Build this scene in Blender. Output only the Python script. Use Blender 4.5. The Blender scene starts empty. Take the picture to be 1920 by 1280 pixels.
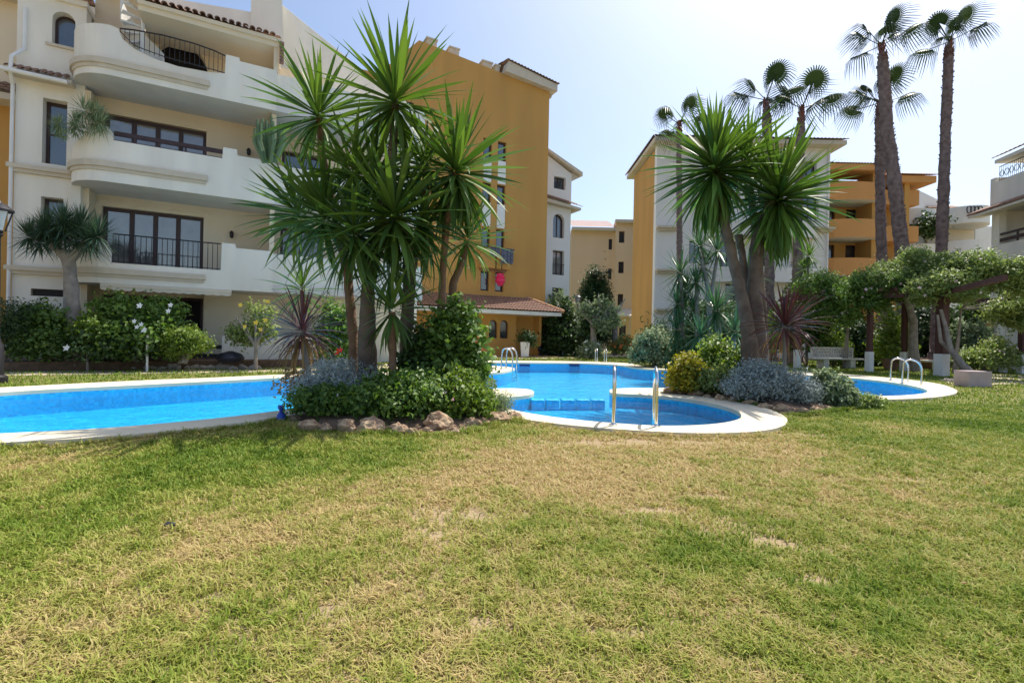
import bpy, math, random
import numpy as np
from mathutils import Vector, Matrix, noise as mnoise
from mathutils.geometry import delaunay_2d_cdt
random.seed(7); rng = np.random.default_rng(11)
R = math.radians
S = bpy.context.scene
COL = S.collection

# ------------------------------------------------------------------ camera, sky, sun, exposure
FPX = 900.0; EYE = 1.1; ROLL = R(1.2); CX, CY = 960.0, 632.0
cam_d = bpy.data.cameras.new('camera'); cam = bpy.data.objects.new('camera', cam_d); COL.objects.link(cam)
cam.location = (0, 0, EYE)
cam.rotation_euler = (Matrix.Rotation(R(90), 3, 'X') @ Matrix.Rotation(ROLL, 3, 'Z')).to_euler()
cam_d.sensor_width = 36; cam_d.lens = 36 * FPX / 1920; cam_d.shift_y = -8 / 1920
cam_d.clip_end = 3000; cam_d.clip_start = 0.05
S.camera = cam
SUN_EL, SUN_AZ = R(60), R(43)          # azimuth clockwise from +Y
world = bpy.data.worlds.new('World'); S.world = world; world.use_nodes = True
wn = world.node_tree; wn.nodes.clear()
w_out = wn.nodes.new('ShaderNodeOutputWorld'); w_bg = wn.nodes.new('ShaderNodeBackground')
w_sky = wn.nodes.new('ShaderNodeTexSky'); w_sky.sky_type = 'NISHITA'; w_sky.sun_disc = False
w_sky.sun_elevation = SUN_EL; w_sky.sun_rotation = SUN_AZ
w_sky.air_density = 1.0; w_sky.dust_density = 2.2; w_sky.ozone_density = 1.6; w_sky.altitude = 0
w_bg.inputs['Strength'].default_value = 0.135
wn.links.new(w_sky.outputs[0], w_bg.inputs['Color']); wn.links.new(w_bg.outputs[0], w_out.inputs['Surface'])
sun_d = bpy.data.lights.new('sun', 'SUN'); sun = bpy.data.objects.new('sun', sun_d); COL.objects.link(sun)
sun_d.energy = 4.0; sun_d.angle = R(0.5); sun_d.color = (1.0, 0.95, 0.86)
SUNV = Vector((math.sin(SUN_AZ) * math.cos(SUN_EL), math.cos(SUN_AZ) * math.cos(SUN_EL), math.sin(SUN_EL)))
sun.rotation_euler = SUNV.to_track_quat('Z', 'Y').to_euler(); sun.location = (20, 30, 60)
S.view_settings.view_transform = 'Standard'; S.view_settings.look = 'None'
S.view_settings.exposure = 0.6; S.view_settings.gamma = 1.0; S.view_settings.use_curve_mapping = False
S.render.engine = 'CYCLES'
S.cycles.max_bounces = 7; S.cycles.diffuse_bounces = 3; S.cycles.glossy_bounces = 3; S.cycles.transmission_bounces = 4
S.cycles.transparent_max_bounces = 12; S.cycles.use_denoising = True; S.cycles.sample_clamp_indirect = 6

# ------------------------------------------------------------------ measuring: a pixel of the photograph to a point in the place
def ray(px, py):
    du = px - CX; dv = CY - py
    return (du * math.cos(ROLL) - dv * math.sin(ROLL)) / FPX, (du * math.sin(ROLL) + dv * math.cos(ROLL)) / FPX
def G(px, py, z=0.0):
    a, b = ray(px, py); Y = (z - EYE) / b
    return (a * Y, Y)
def P(px, py, Y):
    a, b = ray(px, py)
    return Vector((a * Y, Y, EYE + b * Y))
class Fac:
    """a vertical facade plane: s along it, n out of it, z up"""
    def __init__(s, O, deg):
        a = R(deg); s.O = O; s.d = (math.cos(a), math.sin(a)); s.n = (math.sin(a), -math.cos(a)); s.deg = deg
    def hit(s, px, py, off=0.0):
        a, b = ray(px, py); Y = (off + s.O[0] * s.n[0] + s.O[1] * s.n[1]) / (a * s.n[0] + s.n[1])
        return ((a * Y - s.O[0]) * s.d[0] + (Y - s.O[1]) * s.d[1], EYE + b * Y)
    def w(s, a, n, z):
        return (s.O[0] + a * s.d[0] + n * s.n[0], s.O[1] + a * s.d[1] + n * s.n[1], z)

# ------------------------------------------------------------------ materials
MATS = {}
def nodes(m): m.use_nodes = True; return m.node_tree.nodes, m.node_tree.links, m.node_tree.nodes['Principled BSDF']
def mat(name, c, rough=0.8, var=0.12, scale=3.0, bump=0.0, bscale=60.0, metal=0.0, spec=0.4, c2=None, streak=False, detail=6):
    m = bpy.data.materials.new(name); N, L, p = nodes(m)
    tc = N.new('ShaderNodeTexCoord'); nz = N.new('ShaderNodeTexNoise'); nz.inputs['Scale'].default_value = scale; nz.inputs['Detail'].default_value = detail
    src = tc.outputs['Object']
    if streak:
        mp = N.new('ShaderNodeMapping'); mp.inputs['Scale'].default_value = (1, 1, 0.18); L.new(src, mp.inputs['Vector']); L.new(mp.outputs[0], nz.inputs['Vector'])
    else: L.new(src, nz.inputs['Vector'])
    rp = N.new('ShaderNodeValToRGB'); rp.color_ramp.elements[0].position = 0.3; rp.color_ramp.elements[1].position = 0.72
    lo = c2 if c2 else tuple(v * (1 - var) for v in c); hi = c if c2 else tuple(min(1, v * (1 + var)) for v in c)
    rp.color_ramp.elements[0].color = (*lo, 1); rp.color_ramp.elements[1].color = (*hi, 1)
    L.new(nz.outputs['Fac'], rp.inputs['Fac']); L.new(rp.outputs['Color'], p.inputs['Base Color'])
    p.inputs['Roughness'].default_value = rough; p.inputs['Metallic'].default_value = metal; p.inputs['Specular IOR Level'].default_value = spec
    if bump:
        n2 = N.new('ShaderNodeTexNoise'); n2.inputs['Scale'].default_value = bscale; n2.inputs['Detail'].default_value = 4; L.new(src, n2.inputs['Vector'])
        b = N.new('ShaderNodeBump'); b.inputs['Strength'].default_value = bump; b.inputs['Distance'].default_value = 0.02
        L.new(n2.outputs['Fac'], b.inputs['Height']); L.new(b.outputs[0], p.inputs['Normal'])
    MATS[name] = m; return m
def leafmat(name, c1, c2, transl=0.3, rough=0.5, spec=0.35):
    m = bpy.data.materials.new(name); N, L, p = nodes(m)
    at = N.new('ShaderNodeAttribute'); at.attribute_name = 'rnd'
    oi = N.new('ShaderNodeObjectInfo'); ad = N.new('ShaderNodeMath'); ad.operation = 'ADD'; L.new(at.outputs['Fac'], ad.inputs[0]); L.new(oi.outputs['Random'], ad.inputs[1])
    fr = N.new('ShaderNodeMath'); fr.operation = 'FRACT'; L.new(ad.outputs[0], fr.inputs[0])
    mx = N.new('ShaderNodeMix'); mx.data_type = 'RGBA'; mx.inputs['A'].default_value = (*c1, 1); mx.inputs['B'].default_value = (*c2, 1)
    L.new(fr.outputs[0], mx.inputs['Factor']); L.new(mx.outputs['Result'], p.inputs['Base Color'])
    p.inputs['Roughness'].default_value = rough; p.inputs['Specular IOR Level'].default_value = spec
    tr = N.new('ShaderNodeBsdfTranslucent'); hs = N.new('ShaderNodeHueSaturation'); hs.inputs['Value'].default_value = 1.5; hs.inputs['Saturation'].default_value = 1.15
    L.new(mx.outputs['Result'], hs.inputs['Color']); L.new(hs.outputs[0], tr.inputs['Color'])
    ms = N.new('ShaderNodeMixShader'); ms.inputs[0].default_value = transl
    L.new(p.outputs[0], ms.inputs[1]); L.new(tr.outputs[0], ms.inputs[2]); L.new(ms.outputs[0], N['Material Output'].inputs['Surface'])
    MATS[name] = m; return m

M = MATS
mat('white_stucco', (0.83, 0.785, 0.69), 0.9, 0.085, 1.6, 0.25, 90, streak=True)
mat('cool_stucco', (0.78, 0.765, 0.73), 0.9, 0.05, 0.5, 0.2, 60, streak=True)
mat('beige_stucco', (0.76, 0.65, 0.48), 0.9, 0.05, 0.9, 0.25, 90, streak=True)
mat('peach_stucco', (0.74, 0.56, 0.36), 0.9, 0.05, 0.4, 0.2, 60, streak=True)
mat('moulding', (0.60, 0.53, 0.42), 0.85, 0.06, 4, 0.15, 80)
mat('orange_stucco', (0.55, 0.30, 0.085), 0.9, 0.10, 0.8, 0.3, 70, streak=True)
mat('balcony_orange', (0.58, 0.29, 0.10), 0.9, 0.06, 0.5, 0.2, 70, streak=True)
mat('soffit', (0.66, 0.635, 0.59), 0.9, 0.06, 2)
mat('terracotta', (0.38, 0.21, 0.14), 0.85, 0.3, 9, 0.3, 60, c2=(0.20, 0.125, 0.10))
mat('roof_pale', (0.62, 0.36, 0.20), 0.85, 0.3, 6, 0.3, 60, c2=(0.42, 0.22, 0.13))
mat('dark_wood', (0.045, 0.02, 0.018), 0.45, 0.25, 9, spec=0.5)
mat('iron', (0.03, 0.028, 0.032), 0.45, 0.1, 5, metal=0.3)
mat('pergola_wood', (0.09, 0.038, 0.032), 0.7, 0.3, 6, 0.2, 40, streak=True)
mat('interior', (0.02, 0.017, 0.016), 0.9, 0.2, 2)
mat('awning_cloth', (0.72, 0.64, 0.50), 0.8, 0.04, 3)
mat('white_paint', (0.78, 0.77, 0.74), 0.6, 0.05, 3)
mat('pot_grey', (0.46, 0.45, 0.44), 0.8, 0.08, 5)
mat('coping', (0.70, 0.62, 0.46), 0.85, 0.07, 2.2, 0.15, 120)
mat('path_pave', (0.52, 0.42, 0.30), 0.9, 0.1, 2.5, 0.2, 40)
mat('terrace_tile', (0.33, 0.19, 0.12), 0.8, 0.12, 4)
mat('soil', (0.20, 0.125, 0.08), 0.95, 0.3, 9, 0.6, 30, c2=(0.11, 0.07, 0.045))
mat('rock', (0.60, 0.44, 0.28), 0.9, 0.3, 3.5, 1.0, 14, c2=(0.27, 0.15, 0.09))
mat('rock_grey', (0.50, 0.44, 0.38), 0.9, 0.3, 5, 0.5, 18, c2=(0.30, 0.25, 0.21))
mat('steel', (0.72, 0.72, 0.72), 0.13, 0.03, 5, metal=1.0)
mat('stone_bench', (0.62, 0.60, 0.53), 0.85, 0.12, 8, 0.2, 60)
mat('pink_stone', (0.46, 0.36, 0.35), 0.85, 0.08, 5, 0.1, 50)
mat('bark_yucca', (0.21, 0.155, 0.115), 0.95, 0.3, 4, 1.0, 26, c2=(0.10, 0.072, 0.055))
mat('bark_brown', (0.30, 0.175, 0.10), 0.95, 0.3, 5, 1.0, 30, c2=(0.14, 0.08, 0.05))
mat('bark_palm', (0.27, 0.205, 0.19), 0.95, 0.3, 5, 1.0, 14, c2=(0.12, 0.085, 0.085))
mat('bark_boot', (0.24, 0.10, 0.075), 0.95, 0.3, 4, 1.0, 14, c2=(0.11, 0.05, 0.05))
mat('bark_grey', (0.36, 0.32, 0.28), 0.95, 0.2, 5, 0.8, 20, c2=(0.2, 0.17, 0.15))
mat('flower_white', (0.85, 0.84, 0.82), 0.6, 0.02)
mat('flower_pink', (0.80, 0.42, 0.45), 0.6, 0.05)
mat('flower_palepink', (0.82, 0.62, 0.66), 0.6, 0.05)
mat('flower_yellow', (0.85, 0.60, 0.06), 0.6, 0.05)
mat('flower_orange', (0.75, 0.22, 0.05), 0.6, 0.05)
mat('flower_red', (0.75, 0.03, 0.02), 0.6, 0.05)
mat('pink_plastic', (0.80, 0.03, 0.13), 0.5, 0.05)
mat('blue_plastic', (0.02, 0.07, 0.42), 0.35, 0.1)
mat('black_plastic', (0.02, 0.022, 0.035), 0.4, 0.1)
mat('blue_cloth', (0.30, 0.46, 0.70), 0.8, 0.15, 12)
mat('dark_cloth', (0.20, 0.22, 0.30), 0.8, 0.5, 14, c2=(0.04, 0.045, 0.07))
mat('fitting', (0.02, 0.10, 0.28), 0.5, 0.1)
mat('grille', (0.01, 0.04, 0.16), 0.5, 0.1)
def glass(name, c, rough=0.06):
    m = mat(name, c, rough, 0.3, 1.4, spec=0.9); return m
glass('window_glass', (0.05, 0.06, 0.075)); glass('curtained_glass', (0.17, 0.165, 0.16), 0.04); MATS['curtained_glass'].node_tree.nodes['Principled BSDF'].inputs['IOR'].default_value = 1.9; MATS['window_glass'].node_tree.nodes['Principled BSDF'].inputs['IOR'].default_value = 1.8; glass('lamp_glass', (0.55, 0.58, 0.58), 0.2)
leafmat('yucca_leaf', (0.045, 0.095, 0.020), (0.14, 0.225, 0.045), 0.28, 0.5, 0.3)
leafmat('yucca_far', (0.045, 0.10, 0.045), (0.09, 0.17, 0.06), 0.22, 0.4, 0.5)
leafmat('yucca_dry', (0.20, 0.16, 0.09), (0.34, 0.28, 0.16), 0.1, 0.7, 0.2)
leafmat('cordyline_leaf', (0.075, 0.022, 0.030), (0.17, 0.06, 0.055), 0.18, 0.4, 0.4)
leafmat('cordyline_dry', (0.24, 0.14, 0.06), (0.40, 0.25, 0.11), 0.2, 0.7, 0.2)
leafmat('dragon_leaf', (0.035, 0.075, 0.045), (0.085, 0.15, 0.08), 0.12, 0.45, 0.4)
leafmat('palm_leaf', (0.028, 0.052, 0.022), (0.060, 0.092, 0.035), 0.15, 0.5, 0.3)
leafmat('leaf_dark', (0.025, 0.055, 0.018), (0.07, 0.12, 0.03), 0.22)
leafmat('leaf_mid', (0.05, 0.115, 0.022), (0.18, 0.28, 0.06), 0.35)
leafmat('leaf_bright', (0.09, 0.17, 0.025), (0.25, 0.33, 0.06), 0.35)
leafmat('leaf_yellow', (0.22, 0.24, 0.03), (0.52, 0.40, 0.04), 0.35)
leafmat('leaf_olive', (0.12, 0.19, 0.05), (0.34, 0.40, 0.14), 0.4)
leafmat('leaf_silver', (0.25, 0.29, 0.27), (0.48, 0.53, 0.50), 0.15, 0.8, 0.2)
leafmat('leaf_grey', (0.12, 0.18, 0.09), (0.32, 0.38, 0.22), 0.25, 0.7, 0.2)
leafmat('leaf_cypress', (0.018, 0.05, 0.015), (0.05, 0.10, 0.025), 0.15)
leafmat('leaf_cactus', (0.10, 0.17, 0.08), (0.17, 0.25, 0.13), 0.1)
leafmat('leaf_dead', (0.25, 0.15, 0.07), (0.42, 0.28, 0.14), 0.2)

# pool tile: small square mosaic
def make_tile():
    m = bpy.data.materials.new('pool_tile'); N, L, p = nodes(m)
    tc = N.new('ShaderNodeTexCoord'); vm = N.new('ShaderNodeVectorMath'); vm.operation = 'SCALE'; vm.inputs['Scale'].default_value = 22.0; L.new(tc.outputs['Object'], vm.inputs[0])
    fl = N.new('ShaderNodeVectorMath'); fl.operation = 'FLOOR'; L.new(vm.outputs[0], fl.inputs[0]); wnz = N.new('ShaderNodeTexWhiteNoise'); L.new(fl.outputs[0], wnz.inputs['Vector'])
    rp = N.new('ShaderNodeValToRGB'); e = rp.color_ramp.elements; e[0].color = (0.008, 0.36, 0.66, 1); e[1].color = (0.03, 0.56, 0.86, 1); L.new(wnz.outputs['Value'], rp.inputs['Fac'])
    L.new(rp.outputs['Color'], p.inputs['Base Color']); p.inputs['Roughness'].default_value = 0.35
    M['pool_tile'] = m
make_tile()
def make_water():
    m = bpy.data.materials.new('pool_water_surface'); m.use_nodes = True; N = m.node_tree.nodes; L = m.node_tree.links; N.clear()
    o = N.new('ShaderNodeOutputMaterial'); t = N.new('ShaderNodeBsdfTransparent'); t.inputs[0].default_value = (0.80, 0.95, 1.0, 1)
    g = N.new('ShaderNodeBsdfGlossy'); g.inputs['Roughness'].default_value = 0.03; g.inputs['Color'].default_value = (1, 1, 1, 1)
    tc = N.new('ShaderNodeTexCoord'); n1 = N.new('ShaderNodeTexNoise'); n1.inputs['Scale'].default_value = 2.4; n1.inputs['Detail'].default_value = 3; n1.inputs['Distortion'].default_value = 0.6
    n2 = N.new('ShaderNodeTexNoise'); n2.inputs['Scale'].default_value = 14; n2.inputs['Detail'].default_value = 2
    L.new(tc.outputs['Object'], n1.inputs['Vector']); L.new(tc.outputs['Object'], n2.inputs['Vector'])
    a = N.new('ShaderNodeMath'); a.operation = 'MULTIPLY_ADD'; a.inputs[1].default_value = 0.25; L.new(n2.outputs['Fac'], a.inputs[0]); L.new(n1.outputs['Fac'], a.inputs[2])
    b = N.new('ShaderNodeBump'); b.inputs['Strength'].default_value = 0.8; b.inputs['Distance'].default_value = 0.12; L.new(a.outputs[0], b.inputs['Height'])
    f = N.new('ShaderNodeFresnel'); f.inputs['IOR'].default_value = 1.33; L.new(b.outputs[0], f.inputs['Normal']); L.new(b.outputs[0], g.inputs['Normal'])
    mu = N.new('ShaderNodeMath'); mu.operation = 'MULTIPLY'; mu.inputs[1].default_value = 0.85; mu.use_clamp = True; L.new(f.outputs[0], mu.inputs[0])
    x = N.new('ShaderNodeMixShader'); L.new(mu.outputs[0], x.inputs[0]); L.new(t.outputs[0], x.inputs[1]); L.new(g.outputs[0], x.inputs[2]); L.new(x.outputs[0], o.inputs['Surface'])
    M['water'] = m
make_water()
def ground_mats():
    # lawn sheet under the blades: thatch and soil, patches follow the 'dry' attribute
    m = bpy.data.materials.new('lawn_sheet'); N, L, p = nodes(m)
    at = N.new('ShaderNodeAttribute'); at.attribute_name = 'dry'
    tc = N.new('ShaderNodeTexCoord'); nz = N.new('ShaderNodeTexNoise'); nz.inputs['Scale'].default_value = 5; nz.inputs['Detail'].default_value = 10; nz.inputs['Roughness'].default_value = 0.7; L.new(tc.outputs['Object'], nz.inputs['Vector'])
    ma = N.new('ShaderNodeMath'); ma.operation = 'MULTIPLY_ADD'; ma.inputs[1].default_value = 0.9; L.new(nz.outputs['Fac'], ma.inputs[0]); L.new(at.outputs['Fac'], ma.inputs[2])
    rp = N.new('ShaderNodeValToRGB'); e = rp.color_ramp.elements; e[0].position = 0.45; e[0].color = (0.085, 0.14, 0.025, 1); e[1].position = 1.45 / 1.6; e[1].color = (0.36, 0.27, 0.16, 1)
    k = rp.color_ramp.elements.new(0.68); k.color = (0.20, 0.19, 0.065, 1)
    L.new(ma.outputs[0], rp.inputs['Fac']); L.new(rp.outputs['Color'], p.inputs['Base Color']); p.inputs['Roughness'].default_value = 0.95; p.inputs['Specular IOR Level'].default_value = 0.1
    n2 = N.new('ShaderNodeTexNoise'); n2.inputs['Scale'].default_value = 45; n2.inputs['Detail'].default_value = 5; L.new(tc.outputs['Object'], n2.inputs['Vector'])
    b = N.new('ShaderNodeBump'); b.inputs['Strength'].default_value = 0.8; b.inputs['Distance'].default_value = 0.03; L.new(n2.outputs['Fac'], b.inputs['Height']); L.new(b.outputs[0], p.inputs['Normal'])
    M['lawn'] = m
    m = bpy.data.materials.new('grass_blade'); N, L, p = nodes(m)
    at = N.new('ShaderNodeAttribute'); at.attribute_name = 'dry'
    rp = N.new('ShaderNodeValToRGB'); e = rp.color_ramp.elements; e[0].position = 0.0; e[0].color = (0.10, 0.185, 0.014, 1); e[1].position = 1.0; e[1].color = (0.57, 0.43, 0.20, 1)
    k = e.new(0.35); k.color = (0.21, 0.29, 0.03, 1); k = e.new(0.65); k.color = (0.36, 0.37, 0.075, 1)
    L.new(at.outputs['Fac'], rp.inputs['Fac']); L.new(rp.outputs['Color'], p.inputs['Base Color']); p.inputs['Roughness'].default_value = 0.6; p.inputs['Specular IOR Level'].default_value = 0.25
    tr = N.new('ShaderNodeBsdfTranslucent'); L.new(rp.outputs['Color'], tr.inputs['Color']); ms = N.new('ShaderNodeMixShader'); ms.inputs[0].default_value = 0.3
    L.new(p.outputs[0], ms.inputs[1]); L.new(tr.outputs[0], ms.inputs[2]); L.new(ms.outputs[0], N['Material Output'].inputs['Surface'])
    M['grass'] = m
ground_mats()

# ------------------------------------------------------------------ object helpers
WORLD = {}
def link(o, parent=None, origin=None):
    COL.objects.link(o)
    if parent is not None:
        o.parent = parent; WORLD[o.name] = WORLD.get(parent.name, Vector((0, 0, 0))).copy()
    else: WORLD[o.name] = Vector(origin) if origin is not None else Vector((0, 0, 0)); o.location = WORLD[o.name]
    return o
def tag(o, label=None, cat=None, group=None, kind=None):
    if label: o['label'] = label
    if cat: o['category'] = cat
    if group: o['group'] = group
    if kind: o['kind'] = kind
    return o
def thing(name, label, cat, loc, group=None):
    loc = tuple(loc) if len(loc) == 3 else (*loc, 0)
    o = bpy.data.objects.new(name, None); o.empty_display_size = 0.3
    link(o, None, loc); return tag(o, label, cat, group)
def np_mesh(name, V, Fs, m, attrs=None, smooth=False):
    """V (n,3), Fs: array (k,3|4) or list of such arrays"""
    if not isinstance(Fs, (list, tuple)): Fs = [Fs]
    me = bpy.data.meshes.new(name); me.vertices.add(len(V)); me.vertices.foreach_set('co', np.asarray(V, np.float32).ravel())
    idx = np.concatenate([f.ravel() for f in Fs]).astype(np.int32); tot = np.concatenate([np.full(len(f), f.shape[1], np.int32) for f in Fs])
    st = np.concatenate([[0], np.cumsum(tot)[:-1]]).astype(np.int32)
    me.loops.add(len(idx)); me.loops.foreach_set('vertex_index', idx)
    me.polygons.add(len(tot)); me.polygons.foreach_set('loop_start', st)
    me.update(calc_edges=True)
    if smooth: me.polygons.foreach_set('use_smooth', np.ones(len(tot), bool))
    for k, v in (attrs or {}).items():
        a = me.attributes.new(k, 'FLOAT', 'FACE' if len(v) == len(tot) else 'POINT'); a.data.foreach_set('value', np.asarray(v, np.float32))
    me.materials.append(M[m]); return me
def np_obj(name, V, Fs, m, parent=None, attrs=None, smooth=False, origin=None):
    off = WORLD[parent.name] if parent is not None else Vector(origin or (0, 0, 0))
    me = np_mesh(name, np.asarray(V) - np.array(off), Fs, m, attrs, smooth)
    return link(bpy.data.objects.new(name, me), parent, origin)
class MB:
    def __init__(s): s.v = []; s.f = []; s.m = []; s.cm = 0
    def quad(s, a, b, c, d): i = len(s.v); s.v += [a, b, c, d]; s.f.append((i, i + 1, i + 2, i + 3)); s.m.append(s.cm)
    def hexa(s, p):   # 8 points: bottom ring 0-3, top ring 4-7
        i = len(s.v); s.v += [tuple(q) for q in p]
        for f in ((3, 2, 1, 0), (4, 5, 6, 7), (0, 1, 5, 4), (1, 2, 6, 5), (2, 3, 7, 6), (3, 0, 4, 7)): s.f.append(tuple(i + k for k in f)); s.m.append(s.cm)
        return s
    def box(s, x0, x1, y0, y1, z0, z1): return s.hexa([(x0, y0, z0), (x1, y0, z0), (x1, y1, z0), (x0, y1, z0), (x0, y0, z1), (x1, y0, z1), (x1, y1, z1), (x0, y1, z1)])
    def fbox(s, F, s0, s1, n0, n1, z0, z1):
        w = F.w; return s.hexa([w(s0, n1, z0), w(s1, n1, z0), w(s1, n0, z0), w(s0, n0, z0), w(s0, n1, z1), w(s1, n1, z1), w(s1, n0, z1), w(s0, n0, z1)])
    def rbox(s, c, dx, dy, z0, z1, deg):
        a = R(deg); ca, sa = math.cos(a), math.sin(a)
        q = [(c[0] + x * ca - y * sa, c[1] + x * sa + y * ca) for x, y in ((-dx / 2, -dy / 2), (dx / 2, -dy / 2), (dx / 2, dy / 2), (-dx / 2, dy / 2))]
        return s.hexa([(*p, z0) for p in q] + [(*p, z1) for p in q])
    def tube(s, path, radii, n=8, cap=True, jit=0.0):
        path = [Vector(p) for p in path]; base = len(s.v); k = len(path)
        if not hasattr(radii, '__len__'): radii = [radii] * k
        t0 = (path[1] - path[0]).normalized(); ref = Vector((0, 0, 1)) if abs(t0.z) < 0.9 else Vector((1, 0, 0)); u = t0.cross(ref).normalized()
        for i, p in enumerate(path):
            t = (path[min(i + 1, k - 1)] - path[max(i - 1, 0)]).normalized(); u = (u - t * u.dot(t)).normalized(); w = t.cross(u)
            for j in range(n):
                a = 2 * math.pi * j / n; r = radii[i] * (1 + (random.uniform(-jit, jit) if jit else 0)); s.v.append(tuple(p + (u * math.cos(a) + w * math.sin(a)) * r))
        for i in range(k - 1):
            for j in range(n):
                a = base + i * n + j; b = base + i * n + (j + 1) % n; s.f.append((a, b, b + n, a + n)); s.m.append(s.cm)
        if cap: s.f.append(tuple(base + j for j in range(n))[::-1]); s.m.append(s.cm); s.f.append(tuple(base + (k - 1) * n + j for j in range(n))); s.m.append(s.cm)
        return s
    def lathe(s, c, prof, n=16):
        base = len(s.v)
        for r, z in prof:
            for j in range(n): a = 2 * math.pi * j / n; s.v.append((c[0] + r * math.cos(a), c[1] + r * math.sin(a), c[2] + z))
        for i in range(len(prof) - 1):
            for j in range(n): a = base + i * n + j; b = base + i * n + (j + 1) % n; s.f.append((a, b, b + n, a + n)); s.m.append(s.cm)
        s.f.append(tuple(base + (len(prof) - 1) * n + j for j in range(n))); s.m.append(s.cm)
        s.f.append(tuple(base + j for j in range(n))[::-1]); s.m.append(s.cm); return s
    def prism(s, poly, z0, z1):
        i = len(s.v); n = len(poly); s.v += [(x, y, z0) for x, y in poly] + [(x, y, z1) for x, y in poly]
        s.f.append(tuple(range(i, i + n))[::-1]); s.f.append(tuple(range(i + n, i + 2 * n))); s.m += [s.cm] * 2
        for j in range(n): k = (j + 1) % n; s.f.append((i + j, i + k, i + n + k, i + n + j)); s.m.append(s.cm)
        return s
    def fpoly(s, F, pts, n0, n1):   # polygon in (s,z) extruded from n0 to n1 (n1 the front)
        i = len(s.v); n = len(pts); s.v += [F.w(a, n1, z) for a, z in pts] + [F.w(a, n0, z) for a, z in pts]
        s.f.append(tuple(range(i, i + n))); s.f.append(tuple(range(i + n, i + 2 * n))[::-1]); s.m += [s.cm] * 2
        for j in range(n): k = (j + 1) % n; s.f.append((i + k, i + j, i + n + j, i + n + k)); s.m.append(s.cm)
        return s
    def build(s, name, m, parent=None, smooth=False, bevel=0, origin=None, kind=None):
        off = WORLD[parent.name] if parent is not None else Vector(origin or (0, 0, 0))
        me = bpy.data.meshes.new(name); me.from_pydata([(x - off.x, y - off.y, z - off.z) for x, y, z in s.v], [], s.f)
        for q in (m if isinstance(m, (list, tuple)) else [m]): me.materials.append(M[q])
        me.polygons.foreach_set('material_index', s.m)
        if smooth: me.polygons.foreach_set('use_smooth', [True] * len(s.f))
        me.update(); o = link(bpy.data.objects.new(name, me), parent, origin)
        if smooth and smooth != 'all': me.set_sharp_from_angle(angle=R(38))
        if bevel: b = o.modifiers.new('bevel', 'BEVEL'); b.width = bevel; b.segments = 2; b.limit_method = 'ANGLE'
        if kind: o['kind'] = kind
        return o
def part(name, m, parent, fn, **k):
    b = MB(); fn(b); return b.build(name, m, parent, **k)
def copy_part(src, parent, loc, rot=None, scale=None, name=None):
    c = src.copy(); COL.objects.link(c); c.parent = parent; c.location = loc
    if rot is not None: c.rotation_euler = rot
    if scale is not None: c.scale = scale
    return c

# ------------------------------------------------------------------ noise for the lawn
def vnoise(x, y, sc, seed):
    r = np.random.default_rng(seed).random((64, 64)); X = x / sc; Y = y / sc; i = np.floor(X).astype(int); j = np.floor(Y).astype(int); fx = X - i; fy = Y - j
    fx = fx * fx * (3 - 2 * fx); fy = fy * fy * (3 - 2 * fy); g = lambda a, b: r[a % 64, b % 64]
    return (g(i, j) * (1 - fx) + g(i + 1, j) * fx) * (1 - fy) + (g(i, j + 1) * (1 - fx) + g(i + 1, j + 1) * fx) * fy
def blob(x, y, c, rx, ry=None):
    ry = ry or rx; return np.exp(-(((x - c[0]) / rx) ** 2 + ((y - c[1]) / ry) ** 2))
BARE = [(G(1335, 932), .22, .07), (G(1350, 985), .30, .10), (G(1235, 960), .32, .07), (G(600, 1150), .12, .10), (G(130, 1180), .14, .05), (G(400, 1120), .10, .05), (G(1290, 1000), .3, .04), (G(1540, 1090), .12, .05),
        (G(860, 965), .35, .16), (G(820, 1000), .2, .12), (G(1450, 1020), .2, .07), (G(1110, 830), 1.0, .16), (G(1500, 815), .45, .22), (G(1250, 828), 1.2, .12), (G(900, 1170), .12, .08), (G(1180, 1190), .1, .05), (G(1700, 900), .3, .08)]
def dryness(x, y):
    f = 0.5 * vnoise(x, y, 1.3, 1) + 0.3 * vnoise(x, y, 0.5, 2) + 0.25 * vnoise(x, y, 0.17, 3)
    f2 = vnoise(x, y, 0.06, 4)
    d = 0.605 + 1.0 * (f - 0.52) + .40 * (f2 - .5)
    d = d + 0.30 * blob(x, y, (0.3, 3.6), 2.0, 1.7) + 0.13 * blob(x, y, (1.6, 5.2), 1.8, .8)
    d = d - 0.16 * blob(x, y, (-4.2, 4.6), 2.6, 1.4) - 0.30 * blob(x, y, (6.8, 8.0), 3.8, 2.6) - 0.20 * blob(x, y, (-1.6, 4.2), 1.2, 1.0)
    d = d - 0.12 * blob(x, y, (0.9, 2.6), 0.9, 0.6) - 0.1 * blob(x, y, (-1.2, 2.0), 1, 0.6)
    d = np.where(y > 8.5, np.minimum(d, 0.28 + 0.3 * (f - .5)), d)
    return np.clip(d, 0, 1)
def bare(x, y):
    b = np.zeros_like(x)
    for c, rx, ry in BARE: b = np.maximum(b, blob(x, y, c, rx, ry))
    return b * (0.15 + 1.0 * vnoise(x, y, 0.10, 5))

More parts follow.
